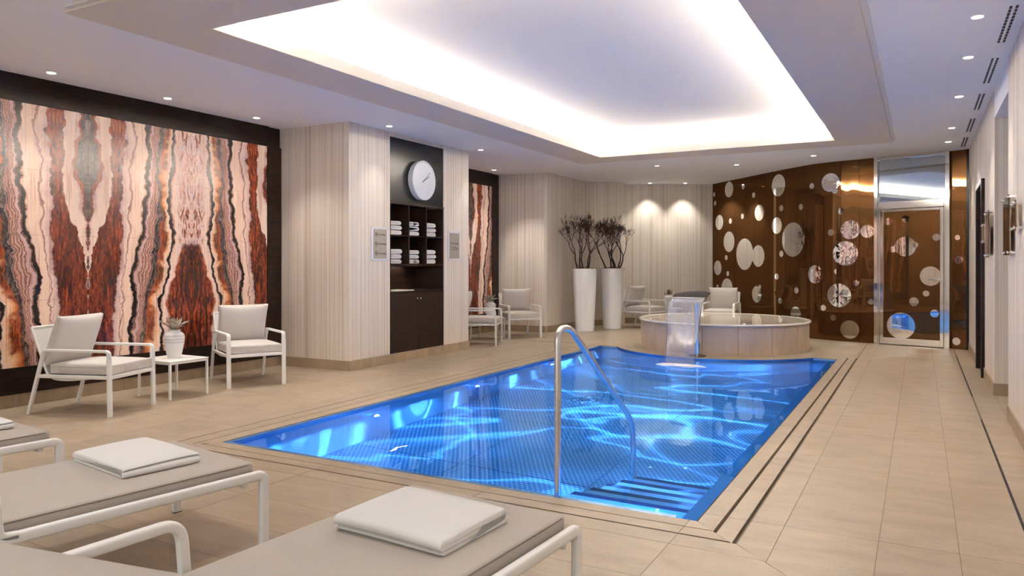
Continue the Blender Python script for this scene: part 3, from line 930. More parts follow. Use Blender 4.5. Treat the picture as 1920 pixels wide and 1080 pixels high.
# taupe band, mitred and cut in boards
def band(poly):
    bm = bmesh.new()
    cx = sum(p[0] for p in poly) / 4; cy = sum(p[1] for p in poly) / 4
    pl = [(x - math.copysign(.0015, x - cx), y - math.copysign(.0015, y - cy)) for x, y in poly]
    prism(bm, pl, H - .022, H + .03)
    bm_obj('band_board', bm, 'band', ceil)
def lerp(a, b_, t): return a + (b_ - a) * t
def fy(x, y): return (x, y)
for a, b_ in ((0, .33), (.33, .66), (.66, 1)):
    for xo, xi in ((ox0, ix0), (ox1, ix1)):
        ya, yb = lerp(oy0, oy1, a), lerp(oy0, oy1, b_)
        yai, ybi = (iy0 if a == 0 else ya), (iy1 if b_ == 1 else yb)
        band([(xo, ya), (xi, yai), (xi, ybi), (xo, yb)])
for a, b_ in ((0, .5), (.5, 1)):
    for yo, yi in ((oy0, iy0), (oy1, iy1)):
        xa, xb = lerp(ox0, ox1, a), lerp(ox0, ox1, b_)
        xai, xbi = (ix0 if a == 0 else xa), (ix1 if b_ == 1 else xb)
        band([(xa, yo), (xb, yo), (xbi, yi), (xai, yi)])
# upstand lip round the opening
for r in (rect(ix0 - .015, ix0, iy0, iy1), rect(ix1, ix1 + .015, iy0, iy1), rect(ix0 - .015, ix1 + .015, iy0 - .015, iy0), rect(ix0 - .015, ix1 + .015, iy1, iy1 + .015)):
    bm = bmesh.new(); prism(bm, r, H - .020, H + .075); bm_obj('cove_lip', bm, 'lip', ceil)

# ------------------------------------------------------------------ recessed downlights
def make_downlight():
    t = thing('recessed_downlight', 'x', 'ceiling light')
    bm = bmesh.new(); sweep(bm, [(.042 * math.cos(2 * PI * i / 24), .042 * math.sin(2 * PI * i / 24), -.001) for i in range(24)], [(.0, -.006), (.004, -.004), (.004, .004), (0, .006)], side=(0, 0, 1), cyclic=True)
    bm_obj('trim_ring', bm, 'white', t)
    bm = bmesh.new(); lathe(bm, [(.036, .0), (.034, -.004), (.001, -.005)], 20, cap=False); bm_obj('lens', bm, 'lamp', t, smooth=True)
    return t
DL = [(-6.60, 3.76, 'recessed downlight above the nearest armchair, in front of the big onyx panel', 1.5),
      (-6.60, 4.90, 'recessed downlight above the side table, in front of the big onyx panel', 1.5),
      (-6.60, 6.04, 'recessed downlight next to the pier, in front of the big onyx panel', 1.0),
      (-5.60, 7.17, 'recessed downlight over the walkway beside the clock panel, towards the camera', .7),
      (-5.60, 9.30, 'recessed downlight at the far corner of the towel niche pier', .7),
      (-6.60, 11.42, 'recessed downlight in the recess in front of the narrow onyx strip', 1.8),
      (.338, 5.88, 'recessed downlight near the right wall, nearest one in view', 1),
      (.340, 7.0, 'recessed downlight near the right wall, second nearest in view', 1),
      (.340, 8.6, 'recessed downlight near the right wall, third in the row', 1),
      (.340, 10.55, 'recessed downlight near the right wall, fourth in the row', 1),
      (.338, 11.73, 'recessed downlight near the right wall, last one before the glass door', 1),
      (-3.90, 12.25, 'recessed downlight over the far lounge area, left one', 2.4),
      (-2.69, 12.76, 'recessed downlight over the whirlpool in the middle of the far ceiling', 2.2),
      (-1.43, 12.25, 'recessed downlight in front of the spotted brown glass wall', 1.6),
      (-4.87, 14.82, 'recessed downlight washing the back wall, left one', 1.0),
      (-4.23, 15.16, 'recessed downlight washing the back wall, right one', 1.0)]
dl0 = make_downlight()
SPOT = bpy.data.lights.new('downlight_beam', 'SPOT')
SPOT.energy = DOWN_E; SPOT.color = (1.0, 0.94, 0.86); SPOT.spot_size = math.radians(88); SPOT.spot_blend = 0.75; SPOT.shadow_soft_size = .03
def spot_at(parent, k, data=SPOT):
    d = data
    if k != 1:
        d = SPOT.copy(); d.energy = DOWN_E * k
    l = bpy.data.objects.new('downlight_beam', d); C.objects.link(l); l.parent = parent; l.location = (0, 0, -.03)
    if parent.location.x < -5.5: l.rotation_euler = (0, math.radians(-14), 0)
    elif parent.location.x > 0: l.rotation_euler = (0, math.radians(12), 0)
for i, (x, y, lab, k) in enumerate(DL):
    t = dl0 if i == 0 else copy_tree(dl0)
    t.location = (x, y, H); t['label'] = lab; t['group'] = 'recessed ceiling downlights'
for o in [o for o in C.objects if o.name.startswith('recessed_downlight')]:
    k = next(d[3] for d in DL if abs(d[0] - o.location.x) < 1e-3 and abs(d[1] - o.location.y) < 1e-3)
    spot_at(o, k)
# side rows go on out of frame; the others are added beams without fittings
for x, y in ((-6.6, 2.6), (-6.6, 1.4), (-6.6, .2), (.34, 4.6), (.34, 3.3), (.34, 2.0), (.34, .8), (-2.0, 1.6), (-3.6, 2.0), (-5.3, 2.0), (-1.2, .2), (-3.6, .2), (-5.4, 5.2)):
    l = bpy.data.objects.new('downlight_beam', SPOT); C.objects.link(l); l.location = (x, y, H - .03)

# smoke detector on the far ceiling
t = thing('ceiling_speaker', 'flat round cover on the ceiling before the far left wall', 'ceiling fitting', (-5.0, 13.2, H))
bm = bmesh.new(); lathe(bm, [(.09, 0), (.088, -.006), (.07, -.008), (.001, -.008)], 24, cap=False); bm_obj('cover', bm, 'ceil', t)

# linear air slots
def vent(y0, y1, lab):
    t = thing('linear_air_vent', lab, 'vent', (.53, (y0 + y1) / 2, H), 0, 'linear air vents along the right wall')
    Ln = y1 - y0
    bm = bmesh.new(); box(bm, -.035, .035, -Ln / 2, Ln / 2, -.002, 0); bm_obj('frame', bm, 'ceil', t)
    n = max(4, int(Ln / .075))
    for sx in (-.017, .017):
        for i in range(n):
            a = -Ln / 2 + Ln * i / n
            bm = bmesh.new()
            box(bm, sx - .008, sx + .008, a + .006, a + Ln / n - .012, -.004, -.001)
            bm_obj('slot', bm, 'black', t)
for y0, y1, lab in ((5.72, 6.64, 'linear air slot in the ceiling by the right wall, nearest the camera'),
                    (7.11, 8.07, 'linear air slot in the ceiling by the right wall, second from the camera'),
                    (8.55, 9.42, 'linear air slot in the ceiling by the right wall, third from the camera'),
                    (9.97, 10.93, 'linear air slot in the ceiling by the right wall, fourth from the camera'),
                    (11.4, 12.3, 'linear air slot in the ceiling by the right wall, last before the glass door')):
    vent(y0, y1, lab)

# ------------------------------------------------------------------ towel niche
nich = thing('towel_cabinet', 'tall near-black built-in cabinet with towel pigeonholes under the clock', 'cabinet', (PX, (NY0 + NY1) / 2, 0))
hw = (NY1 - NY0) / 2
def nb(name, x0, x1, y0, y1, z0, z1, mat='darkpanel', bev=0.0, parent=nich):
    bm = bmesh.new(); box(bm, x0, x1, y0, y1, z0, z1, bev); return bm_obj(name, bm, mat, parent)
nb('header_panel', -.6, -.012, -hw, hw, 2.03, 2.845)
nb('header_rail', -.02, .004, -hw, hw, 2.005, 2.03, 'wood')
nb('side_panel', -.6, -.002, -hw, -hw + .02, .1, 2.005, 'wood')
nb('side_panel', -.6, -.002, hw - .02, hw, .1, 2.005, 'wood')
nb('back_panel', -.6, -.46, -hw + .02, hw - .02, .89, 2.005, 'wood')
for k in (1, 2):
    y = -hw + .02 + (2 * hw - .04) * k / 3
    nb('divider', -.46, -.004, y - .008, y + .008, 1.245, 2.005, 'wood')
nb('shelf', -.46, -.004, -hw + .02, hw - .02, 1.60, 1.616, 'wood')
nb('shelf', -.46, -.004, -hw + .02, hw - .02, 1.215, 1.245, 'wood')
nb('counter', -.46, .004, -hw + .02, hw - .02, .872, .89, 'wood')
nb('plinth', -.5, .006, -hw, hw, .0005, .098, 'stone')
for s in (-1, 1):
    a, b_ = (-hw + .02, -.0015) if s < 0 else (.0015, hw - .02)
    d = nb('cabinet_door', -.46, -.004, a, b_, .10, .868, 'wood')
    bm = bmesh.new(); lathe(bm, [(.004, 0), (.005, .012), (.012, .018), (.012, .024), (.001, .027)], 14, cap=False)
    bmesh.ops.rotate(bm, verts=bm.verts, cent=(0, 0, 0), matrix=Matrix.Rotation(PI / 2, 3, 'Y'))
    bmesh.ops.translate(bm, verts=bm.verts, vec=(-.004, s * .035, .79))
    bm_obj('knob', bm, 'chrome', d, smooth=True)
bm = bmesh.new(); box(bm, -.25, .0, -.35, .05, .8905, .905, .003)
tag(bm_obj('tray', bm, 'white'), 'small flat white tray on the counter of the towel cabinet', 'tray').location = (PX - .03, (NY0 + NY1) / 2 - .10, 0)
sp = bpy.data.lights.new('cabinet_lamp', 'AREA'); sp.shape = 'RECTANGLE'; sp.size = .05; sp.size_y = .8; sp.energy = 1.2; sp.color = (1, .75, .6)
o = bpy.data.objects.new('cabinet_lamp', sp); C.objects.link(o); o.location = (PX - .40, 7.95, 1.21)

# clock
ck = thing('wall_clock', 'round white wall clock on the near-black panel above the towels', 'clock', (PX + .0, 8.10, 2.345))
ck.rotation_euler = (0, PI / 2, 0)
bm = bmesh.new(); lathe(bm, [(.245, -.012), (.258, .0), (.262, .07), (.255, .078), (.246, .078), (.240, .068)], 64, cap=False); bm_obj('case', bm, 'clockwhite', ck, smooth=True, angle=40)
bm = bmesh.new(); lathe(bm, [(.243, .066), (.001, .067)], 64, cap=False); bm_obj('dial', bm, 'clockwhite', ck)
def hand(ln, w, ang, name):
    bm = bmesh.new(); box(bm, -ln, ln * .28, -w, w, .0715, .0735)
    bmesh.ops.rotate(bm, verts=bm.verts, cent=(0, 0, 0), matrix=Matrix.Rotation(ang, 3, 'Z'))
    bm_obj(name, bm, 'clockhand', ck)
hand(.18, .004, -math.radians(49), 'minute_hand'); hand(.13, .006, -math.radians(63), 'hour_hand')
bm = bmesh.new(); lathe(bm, [(.008, .068), (.008, .078), (.001, .079)], 12, cap=False); bm_obj('hand_hub', bm, 'clockhand', ck)

# signs
def text_mesh(body, size, mat, parent, loc, rot=(PI / 2, 0, PI / 2), align='LEFT', name='lettering'):
    cu = bpy.data.curves.new('t', 'FONT'); cu.body = body; cu.size = size; cu.extrude = .0006; cu.align_x = align
    to = bpy.data.objects.new('t', cu); C.objects.link(to)
    dg = bpy.context.evaluated_depsgraph_get()
    me = bpy.data.meshes.new_from_object(to.evaluated_get(dg)); me.materials.clear()
    bpy.data.objects.remove(to)
    o = link(name, me, mat, parent); o.location = loc; o.rotation_euler = rot
    return o
def pictogram(parent, y, z, kind):
    bm = bmesh.new(); r = .024
    sweep(bm, [(.0, y + r * math.cos(2 * PI * i / 24), z + r * math.sin(2 * PI * i / 24)) for i in range(24)], rprofile(.002, .005, .0008, 1), side=(1, 0, 0), cyclic=True)
    sweep(bm, [(0, y - r * .7, z + r * .7), (0, y + r * .7, z - r * .7)], rprofile(.002, .004, .0008, 1), side=(1, 0, 0))
    figs = {0: [((-.010, .010), (.002, .002), (.012, -.006)), ((.002, .002), (-.004, -.012))],
            1: [((0, .010), (0, -.002), (.010, -.014)), ((0, -.002), (-.010, -.012)), ((-.009, .004), (.009, .004))],
            2: [((-.004, .012), (.004, 0), (-.006, -.008), (.008, -.014)), ((-.01, .0), (.01, .008))]}
    for ln in figs[kind]:
        sweep(bm, [(0, y + a, z + b_) for a, b_ in ln], rprofile(.002, .0055, .0008, 1), side=(1, 0, 0))
    bm_obj('pictogram', bm, 'ink', parent).location = (.0175, 0, 0)
s1 = thing('rules_sign', 'taupe pool rules sign with three pictograms in a clear frame, left of the towel cabinet', 'sign', (PX, 7.255, 1.49))
bm = bmesh.new(); box(bm, .006, .013, -.165, .165, -.21, .21, .002); bm_obj('acrylic_plate', bm, 'acrylic', s1)
bm = bmesh.new(); box(bm, .013, .0165, -.125, .125, -.18, .18); bm_obj('plate', bm, 'plate', s1)
for k, w in enumerate(('No Diving', 'No Running', 'No Jumping')):
    z = .115 - .115 * k
    pictogram(s1, -.075, z, k)
    text_mesh(w, .032, 'ink', s1, (.0172, -.038, z - .011))
s2 = thing('depth_sign', 'taupe pool depth 1.27m sign in a clear frame, right of the towel cabinet', 'sign', (PX, 8.92, 1.50))
bm = bmesh.new(); box(bm, .006, .013, -.16, .16, -.21, .21, .002); bm_obj('acrylic_plate', bm, 'acrylic', s2)
bm = bmesh.new(); box(bm, .013, .0165, -.125, .125, -.18, .18); bm_obj('plate', bm, 'plate', s2)
text_mesh('Pool Depth', .042, 'ink', s2, (.0172, 0, .02), align='CENTER')
text_mesh('1.27m', .072, 'ink', s2, (.0172, 0, -.06), align='CENTER')
for s_ in (s1, s2):
    for a in (-.15, .15):
        for b_ in (-.195, .195):
            bm = bmesh.new(); lathe(bm, [(.006, 0), (.006, .016), (.001, .017)], 10, cap=False)
            bmesh.ops.rotate(bm, verts=bm.verts, cent=(0, 0, 0), matrix=Matrix.Rotation(PI / 2, 3, 'Y'))
            bmesh.ops.translate(bm, verts=bm.verts, vec=(0, a, b_)); bm_obj('standoff_screw', bm, 'chrome', s_)
# signs on the right wall, edge on
def side_sign(y, z0, z1, w, lab):
    t = thing('wall_sign', lab, 'sign', (X1, y, (z0 + z1) / 2)); h = (z1 - z0) / 2
    bm = bmesh.new(); box(bm, -.042, -.036, -w / 2, w / 2, -h, h, .001); bm_obj('acrylic_plate', bm, 'glass', t)
    bm = bmesh.new(); box(bm, -.034, -.028, -w / 2, w / 2, -h + .03, h - .03, .001); bm_obj('backing_plate', bm, 'stone', t)
    for a in (-w / 2 + .02, w / 2 - .02):
        for b_ in (-h + .02, h - .02):
            bm = bmesh.new(); lathe(bm, [(.011, 0), (.011, .05), (.009, .054), (.001, .055)], 14, cap=False)
            bmesh.ops.rotate(bm, verts=bm.verts, cent=(0, 0, 0), matrix=Matrix.Rotation(-PI / 2, 3, 'Y'))
            bmesh.ops.translate(bm, verts=bm.verts, vec=(0, a, b_)); bm_obj('standoff', bm, 'chrome', t)
side_sign(8.72, 1.31, 1.765, .42, 'tall acrylic sign on standoffs on the right wall, just before the wall opening')
side_sign(9.28, 1.46, 1.67, .20, 'small acrylic sign on standoffs on the right wall beside the dark door')
side_sign(6.86, 1.313, 1.764, .42, 'tall acrylic sign on standoffs on the near right wall, past the opening')
side_sign(6.33, 1.48, 1.69, .24, 'small acrylic sign on standoffs at the right edge of the picture')

# ------------------------------------------------------------------ spotted brown glass wall
ctrl = [(-4.15, 16.05), (-3.785, 15.622), (-3.2, 14.986), (-2.483, 14.201), (-1.665, 13.375), (-1.25, 13.13), (-.95, 13.04), (-.62, 12.955), (-.3, 12.87)]
curve = []
for i in range(1, len(ctrl) - 2):
    p0, p1, p2, p3 = [Vector(c) for c in ctrl[i - 1:i + 3]]
    for j in range(16):
        t = j / 16
        curve.append(0.5 * ((2 * p1) + (-p0 + p2) * t + (2 * p0 - 5 * p1 + 4 * p2 - p3) * t * t + (-p0 + 3 * p1 - 3 * p2 + p3) * t ** 3))
curve.append(Vector(ctrl[-2]))
cum = [0.0]
for a, b_ in zip(curve[:-1], curve[1:]): cum.append(cum[-1] + (b_ - a).length)
def cat(s):
    s = min(max(s, 0), cum[-1] - 1e-6)
    for i in range(len(cum) - 1):
        if cum[i + 1] >= s: break
    t = (s - cum[i]) / (cum[i + 1] - cum[i]); d = (curve[i + 1] - curve[i]).normalized()
    return curve[i].lerp(curve[i + 1], t), Vector((-d.y, d.x)) * -1      # normal to the room
def s_of_px(px):
    best = None
    for i, p in enumerate(curve):
        d = depth(p.x, p.y); q = 960 + 1400 * (p.x * cY + p.y * sY) / d
        if best is None or abs(q - px) < best[0]: best = (abs(q - px), i)
    i = best[1]
    lo_, hi_ = cum[max(0, i - 1)], cum[min(len(cum) - 1, i + 1)]
    for _ in range(30):
        m_ = (lo_ + hi_) / 2; p, _n = cat(m_); d = depth(p.x, p.y)
        if 960 + 1400 * (p.x * cY + p.y * sY) / d < px: lo_ = m_
        else: hi_ = m_
    return (lo_ + hi_) / 2
gw = thing('wall_glass', '', ''); del gw['label']; del gw['category']; struct(gw)
joints = [cum[0], s_of_px(1377.4), s_of_px(1434.8), s_of_px(1512.6), s_of_px(1577), s_of_px(1611), cum[-1]]
panels = []
for a, b_ in zip(joints[:-1], joints[1:]):
    bm = bmesh.new(); n = 8; fr_, bk = [], []
    for i in range(n + 1):
        s_ = lerp(a + .002, b_ - .002, i / n); p, nn = cat(s_)
        fr_.append((p + nn * 0.0)); bk.append(p - nn * .02)
    prism(bm, [tuple(v) for v in fr_ + bk[::-1]], .004, H - .002)
    o = bm_obj('glass_panel', bm, 'brownglass', gw, smooth=True, angle=30); panels.append((a, b_, o))
def cdisc(s0, z, r, panel, off=.0025, name='mirror_dot', mat='mirror', f=None):
    bm = bmesh.new(); f = f or cat
    rings = []
    for rr in (0.02, .4, .75, 1.0):
        ring = []
        for i in range(28):
            a = 2 * PI * i / 28
            p, nn = f(s0 + r * rr * math.cos(a)); p = p + nn * off
            ring.append(bm.verts.new((p.x, p.y, z + r * rr * math.sin(a))))
        rings.append(ring)
    ring = []
    for i in range(28):
        a = 2 * PI * i / 28; p, nn = f(s0 + r * math.cos(a)); p = p - nn * .002
        ring.append(bm.verts.new((p.x, p.y, z + r * math.sin(a))))
    rings.append(ring)
    bm.faces.new(rings[0])
    for A, B in zip(rings[:-1], rings[1:]):
        for i in range(28): bm.faces.new((A[i], A[(i + 1) % 28], B[(i + 1) % 28], B[i]))
    return bm_obj(name, bm, mat, panel)
dots = [(127,257,40),(199,243,14),(252,286,14),(377,236,56),(57,327,12),(52,283,12),(280,375,41),(392,352,16),(491,346,16),(195,393,14),(134,417,14),
        (78,424,38),(127,522,52),(369,440,42),(450,511,87),(206,585,80),(275,594,55),(392,583,16),(113,602,13),(70,654,37),(121,683,13),(117,762,55),(69,749,11),
        (369,698,16),(267,788,42),(283,750,11),(468,768,16),(386,821,15),(465,890,40),(546,240,15),(640,222,47),(662,264,15),(694,368,16),(644,475,17),
        (741,461,48),(715,581,62),(562,687,46),(670,673,13),(682,793,60),(770,731,15),(604,856,15),(654,906,16),(738,966,46),(827,469,33),(845,824,16)]
for i, (x, y, ry) in enumerate(dots):
    px = 1320 + x / 2.7; py = 260 + y / 2.7
    s_ = s_of_px(px); p, _n = cat(s_); d = depth(p.x, p.y)
    pan = next((o for a, b_, o in panels if a <= s_ <= b_), panels[-1][2])
    cdisc(s_, CAM_H + (494 - py) * d / 1400, ry / 2.7 * d / 1400, pan, off=.0025 + .0004 * (i % 3))
# door bay: plane from G0 to G1
G0, G1 = Vector((-.62, 12.955)), Vector((.39, 12.70))
gd = (G1 - G0).normalized(); gn = Vector((gd.y, -gd.x))
if gn.y > 0: gn = -gn
GL = (G1 - G0).length
def gplane(s): return G0 + gd * s, gn
def gs_of_px(px):
    t = (px - 960) / 1400
    # ray direction
    rx, ry = t * cY - sY, t * sY + cY
    den = rx * gd.y - ry * gd.x
    k = (G0.x * gd.y - G0.y * gd.x) / den
    return (Vector((rx * k, ry * k)) - G0).dot(gd), k
dg_ = thing('door_2', '', ''); del dg_['label']; del dg_['category']; struct(dg_)
def gbox(name, s0, s1, z0, z1, o0, o1, mat, parent=dg_, bev=0.004):
    bm = bmesh.new(); box(bm, s0, s1, o0, o1, z0, z1, bev)
    for v in bm.verts:
        p = G0 + gd * v.co.x + gn * v.co.y; v.co = (p.x, p.y, v.co.z)
    return bm_obj(name, bm, mat, parent)
gbox('frame_post', .0, .055, 0, H - .002, -.02, .05, 'chrome')
gbox('frame_post', .055, .075, 0, 2.28, -.02, .035, 'chrome')
gbox('frame_post', GL - .055, GL, 0, H - .002, -.02, .05, 'chrome')
gbox('frame_post', GL - .075, GL - .055, 0, 2.28, -.02, .035, 'chrome')
gbox('frame_transom', .075, GL - .075, 2.09, 2.17, -.02, .05, 'chrome')
gbox('frame_transom', .055, GL - .055, 2.17, 2.20, -.02, .035, 'chrome')
gbox('frame_head', .055, GL - .055, H - .05, H - .003, -.02, .045, 'chrome')
gbox('transom_pane', .055, GL - .055, 2.20, H - .05, -.005, .005, 'transom', bev=0)
leaf = thing('door_leaf', '', ''); del leaf['label']; del leaf['category']; leaf.parent = dg_
gbox('leaf_stile', .08, .13, .01, 2.085, -.01, .03, 'chrome', leaf)
gbox('leaf_stile', GL - .13, GL - .08, .01, 2.085, -.01, .03, 'chrome', leaf)
gbox('leaf_rail', .13, GL - .13, 2.045, 2.085, -.01, .03, 'chrome', leaf)
gbox('leaf_rail', .13, GL - .13, .01, .11, -.01, .03, 'chrome', leaf)
gp_ = gbox('door_pane', .13, GL - .13, .11, 2.045, -.008, .004, 'brownglass', leaf, bev=0)
for x, y, ry in ((179,419,18),(265,406,18),(263,546,50),(202,560,16),(314,538,14),(421,499,18),(391,696,49),(369,784,15),(307,825,22),(412,885,20),(241,947,66)):
    s_, d = gs_of_px(1600 + x / 2.7)
    cdisc(s_, CAM_H + (494 - 260 - y / 2.7) * d / 1400, ry / 2.7 * d / 1400, leaf, off=.0062, f=gplane)
hs, hd = gs_of_px(1768)
bm = bmesh.new()
def gp3(s, o, z): p = G0 + gd * s + gn * o; return (p.x, p.y, z)
zh = CAM_H + (494 - 524) * hd / 1400
sweep(bm, fillet([gp3(hs, .03, zh), gp3(hs, .085, zh), gp3(hs - .16, .085, zh)], .02), cprofile(.009, 10))
bm_obj('door_handle', bm, 'steel', leaf, smooth=True)
# right pane between door and corner
E0, E1 = G1 + gd * .004, Vector((X1 - .002, 12.60))
ed = (E1 - E0).normalized(); en = Vector((ed.y, -ed.x)); en = en if en.y < 0 else -en
bm = bmesh.new(); prism(bm, [tuple(v) for v in (E0, E1, E1 - en * .02, E0 - en * .02)], .004, H - .002)
ep = bm_obj('glass_panel', bm, 'brownglass', gw)
def eplane(s): return E0 + ed * s, en
for x, y, ry in ((525,224,19),(533,614,20),(522,1026,19),(527,500,13)):
    px = 1600 + x / 2.7; t = (px - 960) / 1400; rx, ry_ = t * cY - sY, t * sY + cY
    den = rx * ed.y - ry_ * ed.x; k = (E0.x * ed.y - E0.y * ed.x) / den
    s_ = (Vector((rx * k, ry_ * k)) - E0).dot(ed)
    cdisc(s_, CAM_H + (494 - 260 - y / 2.7) * k / 1400, ry / 2.7 * k / 1400, ep, f=eplane)
# dark backing wall behind the glass
bm = bmesh.new()
bk = [tuple(cat(lerp(0, cum[-1], i / 20))[0] - cat(lerp(0, cum[-1], i / 20))[1] * .03) for i in range(21)]
bk2 = [tuple(cat(lerp(0, cum[-1], i / 20))[0] - cat(lerp(0, cum[-1], i / 20))[1] * .15) for i in range(21)]
prism(bm, bk + [tuple(G1 - gn * .03), tuple(Vector((X1, 12.56)) - gn * .03), tuple(Vector((X1, 12.56)) - gn * .2), tuple(G1 - gn * .2)] + bk2[::-1], 0, H)
struct(bm_obj('wall_behind_glass', bm, 'darkpanel'))

# ------------------------------------------------------------------ whirlpool tub
tub = thing('whirlpool_tub', 'round raised whirlpool clad in upright stone tiles with a cream rim', 'hot tub', (TUB[0], TUB[1], 0))
TR, TH = 1.22, .395
bm = bmesh.new(); lathe(bm, [(TR - .016, 0.001), (TR - .016, TH)], 64); bm_obj('core', bm, 'grout', tub)
nt_ = 16
for i in range(nt_):
    a0, a1 = 2 * PI * i / nt_ + .0, 2 * PI * (i + 1) / nt_
    a0 += .0032; a1 -= .0032
    pl = [(TR * math.cos(lerp(a0, a1, t / 6)), TR * math.sin(lerp(a0, a1, t / 6))) for t in range(7)]
    pl += [((TR - .015) * math.cos(lerp(a1, a0, t / 6)), (TR - .015) * math.sin(lerp(a1, a0, t / 6))) for t in range(7)]
    bm = bmesh.new(); prism(bm, pl, .002, TH)
    bm_obj('cladding_tile', bm, 'tubtile', tub)
bm = bmesh.new()
lathe(bm, [(TR - .02, TH - .005), (TR + .022, TH), (TR + .03, TH + .014), (TR + .02, TH + .028), (TR - .05, TH + .030), (TR - .075, TH + .015), (TR - .20, TH - .25), (TR - .5, TH - .27), (TR - .56, TH - .5), (.001, TH - .52)], 96, cap=False)
bm_obj('basin_shell', bm, 'tubshell', tub, smooth=True, angle=50)
bm = bmesh.new(); lathe(bm, [(TR - .055, TH + .027), (.5, TH + .027), (.001, TH + .027)], 96, cap=False)
for f in bm.faces:
    f.normal_update()
me = bpy.data.meshes.new('tub_water'); bm.to_mesh(me); bm.free()
if me.polygons[0].normal.z < 0: me.flip_normals()
mw = simple('still_tub_water', (0.62, 0.54, 0.43), 0.02, spec=0.5); mw.node_tree.nodes['Principled BSDF'].inputs['IOR'].default_value = 1.33
link('tub_water', me, mw, tub)
for a in (.9, 2.3, 3.7, 5.2):
    bm = bmesh.new(); lathe(bm, [(.03, 0), (.03, .012), (.02, .02), (.001, .022)], 16, ((TR - .12) * math.cos(a), (TR - .12) * math.sin(a), TH + .018), cap=False); bm_obj('jet_cap', bm, 'chrome', tub, smooth=True)

# ------------------------------------------------------------------ waterfall spout
fx, fy_ = -2.63, 10.02
fo = thing('waterfall_spout', 'curved stainless steel waterfall spout on a post before the whirlpool', 'fountain', (fx, fy_, 0))
bm = bmesh.new(); lathe(bm, [(.115, .002), (.12, .006), (.115, .018), (.06, .024), (.045, .03)], 32, cap=True); bm_obj('base_flange', bm, 'dark_steel', fo, smooth=True, angle=40)
bm = bmesh.new(); sweep(bm, [(0, 0, .02), (0, .0, .4), (0, -.01, .70), (0, -.06, .84)], cprofile(.042, 16)); bm_obj('post', bm, 'chrome', fo, smooth=True, angle=60)
# hood: wide thin plate, wing-shaped, arching towards the pool
bm = bmesh.new(); nx, ny = 14, 12; g_t, g_b = [], []
for j in range(ny + 1):
    v = j / ny; row_t, row_b = [], []
    y = lerp(.10, -.46, v); z0 = .825 + .075 * math.sin(PI * min(1, v * 1.05)) ** .8 - .02 * v
    half = .06 + .165 * math.sin(PI / 2 * min(1, v * 1.7))
    for i in range(nx + 1):
        u = i / nx * 2 - 1
        z = z0 - .045 * (abs(u) ** 2.2) * (1 - .75 * v)
        row_t.append(bm.verts.new((u * half, y, z))); row_b.append(bm.verts.new((u * half, y, z - .008)))
    g_t.append(row_t); g_b.append(row_b)
for j in range(ny):
    for i in range(nx):
        bm.faces.new((g_t[j][i], g_t[j][i + 1], g_t[j + 1][i + 1], g_t[j + 1][i]))
        bm.faces.new((g_b[j][i], g_b[j + 1][i], g_b[j + 1][i + 1], g_b[j][i + 1]))
for i in range(nx):
    bm.faces.new((g_t[0][i], g_b[0][i], g_b[0][i + 1], g_t[0][i + 1])); bm.faces.new((g_t[ny][i], g_t[ny][i + 1], g_b[ny][i + 1], g_b[ny][i]))
for j in range(ny):
    bm.faces.new((g_t[j][0], g_t[j + 1][0], g_b[j + 1][0], g_b[j][0])); bm.faces.new((g_t[j][nx], g_b[j][nx], g_b[j + 1][nx], g_t[j + 1][nx]))
bm_obj('hood', bm, 'dark_steel', fo, smooth=True, angle=60)
bm = bmesh.new(); box(bm, -.222, .222, -.475, -.455, .795, .815, .004); bm_obj('spout_lip', bm, 'chrome', fo)
# falling sheet
bm = bmesh.new(); ft, bt = [], []
for j in range(21):
    v = j / 20; z = lerp(.80, WZ, v); tt = math.sqrt(max(0, (.80 - z)) / 4.9); y = -.465 - .95 * tt
    half = lerp(.222, .175, v); r1, r2 = [], []
    for i in range(17):
        u = i / 16 * 2 - 1
        th = .004 + .010 * (abs(u) ** 12) * (1 + .4 * v)
        x = u * half + .004 * math.sin(v * 9 + u * 4)
        r1.append(bm.verts.new((x, y - th, z))); r2.append(bm.verts.new((x, y + th, z)))
    ft.append(r1); bt.append(r2)
for j in range(20):
    for i in range(16):
        bm.faces.new((ft[j][i], ft[j][i + 1], ft[j + 1][i + 1], ft[j + 1][i])); bm.faces.new((bt[j][i], bt[j + 1][i], bt[j + 1][i + 1], bt[j][i + 1]))
    bm.faces.new((ft[j][0], ft[j + 1][0], bt[j + 1][0], bt[j][0])); bm.faces.new((ft[j][16], bt[j][16], bt[j + 1][16], ft[j + 1][16]))
ws = bm_obj('falling_water', bm, 'fall', smooth=True)
ws.location = (fx, fy_, 0)
tag(ws, 'smooth sheet of water falling from the steel spout into the pool', 'water')
# foam where the sheet lands
bm = bmesh.new(); n = 40
c_ = bm.verts.new((0, 0, .022)); ring_prev = None
for k, rr in enumerate((.35, .7, 1.0)):
    ring = []
    for i in range(n):
        a = 2 * PI * i / n; w = 1 + .12 * math.sin(5 * a + 1) + .08 * math.sin(11 * a)
        ring.append(bm.verts.new((.30 * rr * w * math.cos(a), .09 * rr * w * math.sin(a), (.022, .014, -.004)[k] + random.uniform(-.003, .004))))
    if ring_prev is None:
        for i in range(n): bm.faces.new((c_, ring[i], ring[(i + 1) % n]))
    else:
        for i in range(n): bm.faces.new((ring_prev[i], ring[i], ring[(i + 1) % n], ring_prev[(i + 1) % n]))
    ring_prev = ring
fm = bm_obj('foam', bm, 'foam', smooth=True); fm.location = (fx, fy_ - .86, WZ + .004); fm['kind'] = 'stuff'
tag(fm, 'white foam where the falling water meets the pool', 'foam')

# ------------------------------------------------------------------ handrail
hr = thing('pool_handrail', 'arched stainless steel handrail rising from the near pool edge over the steps', 'handrail', (-1.733, 3.69, 0))
pts = [(0, 0, -.14), (0, 0, .5), (0, -.0, .80)]
arcp = []
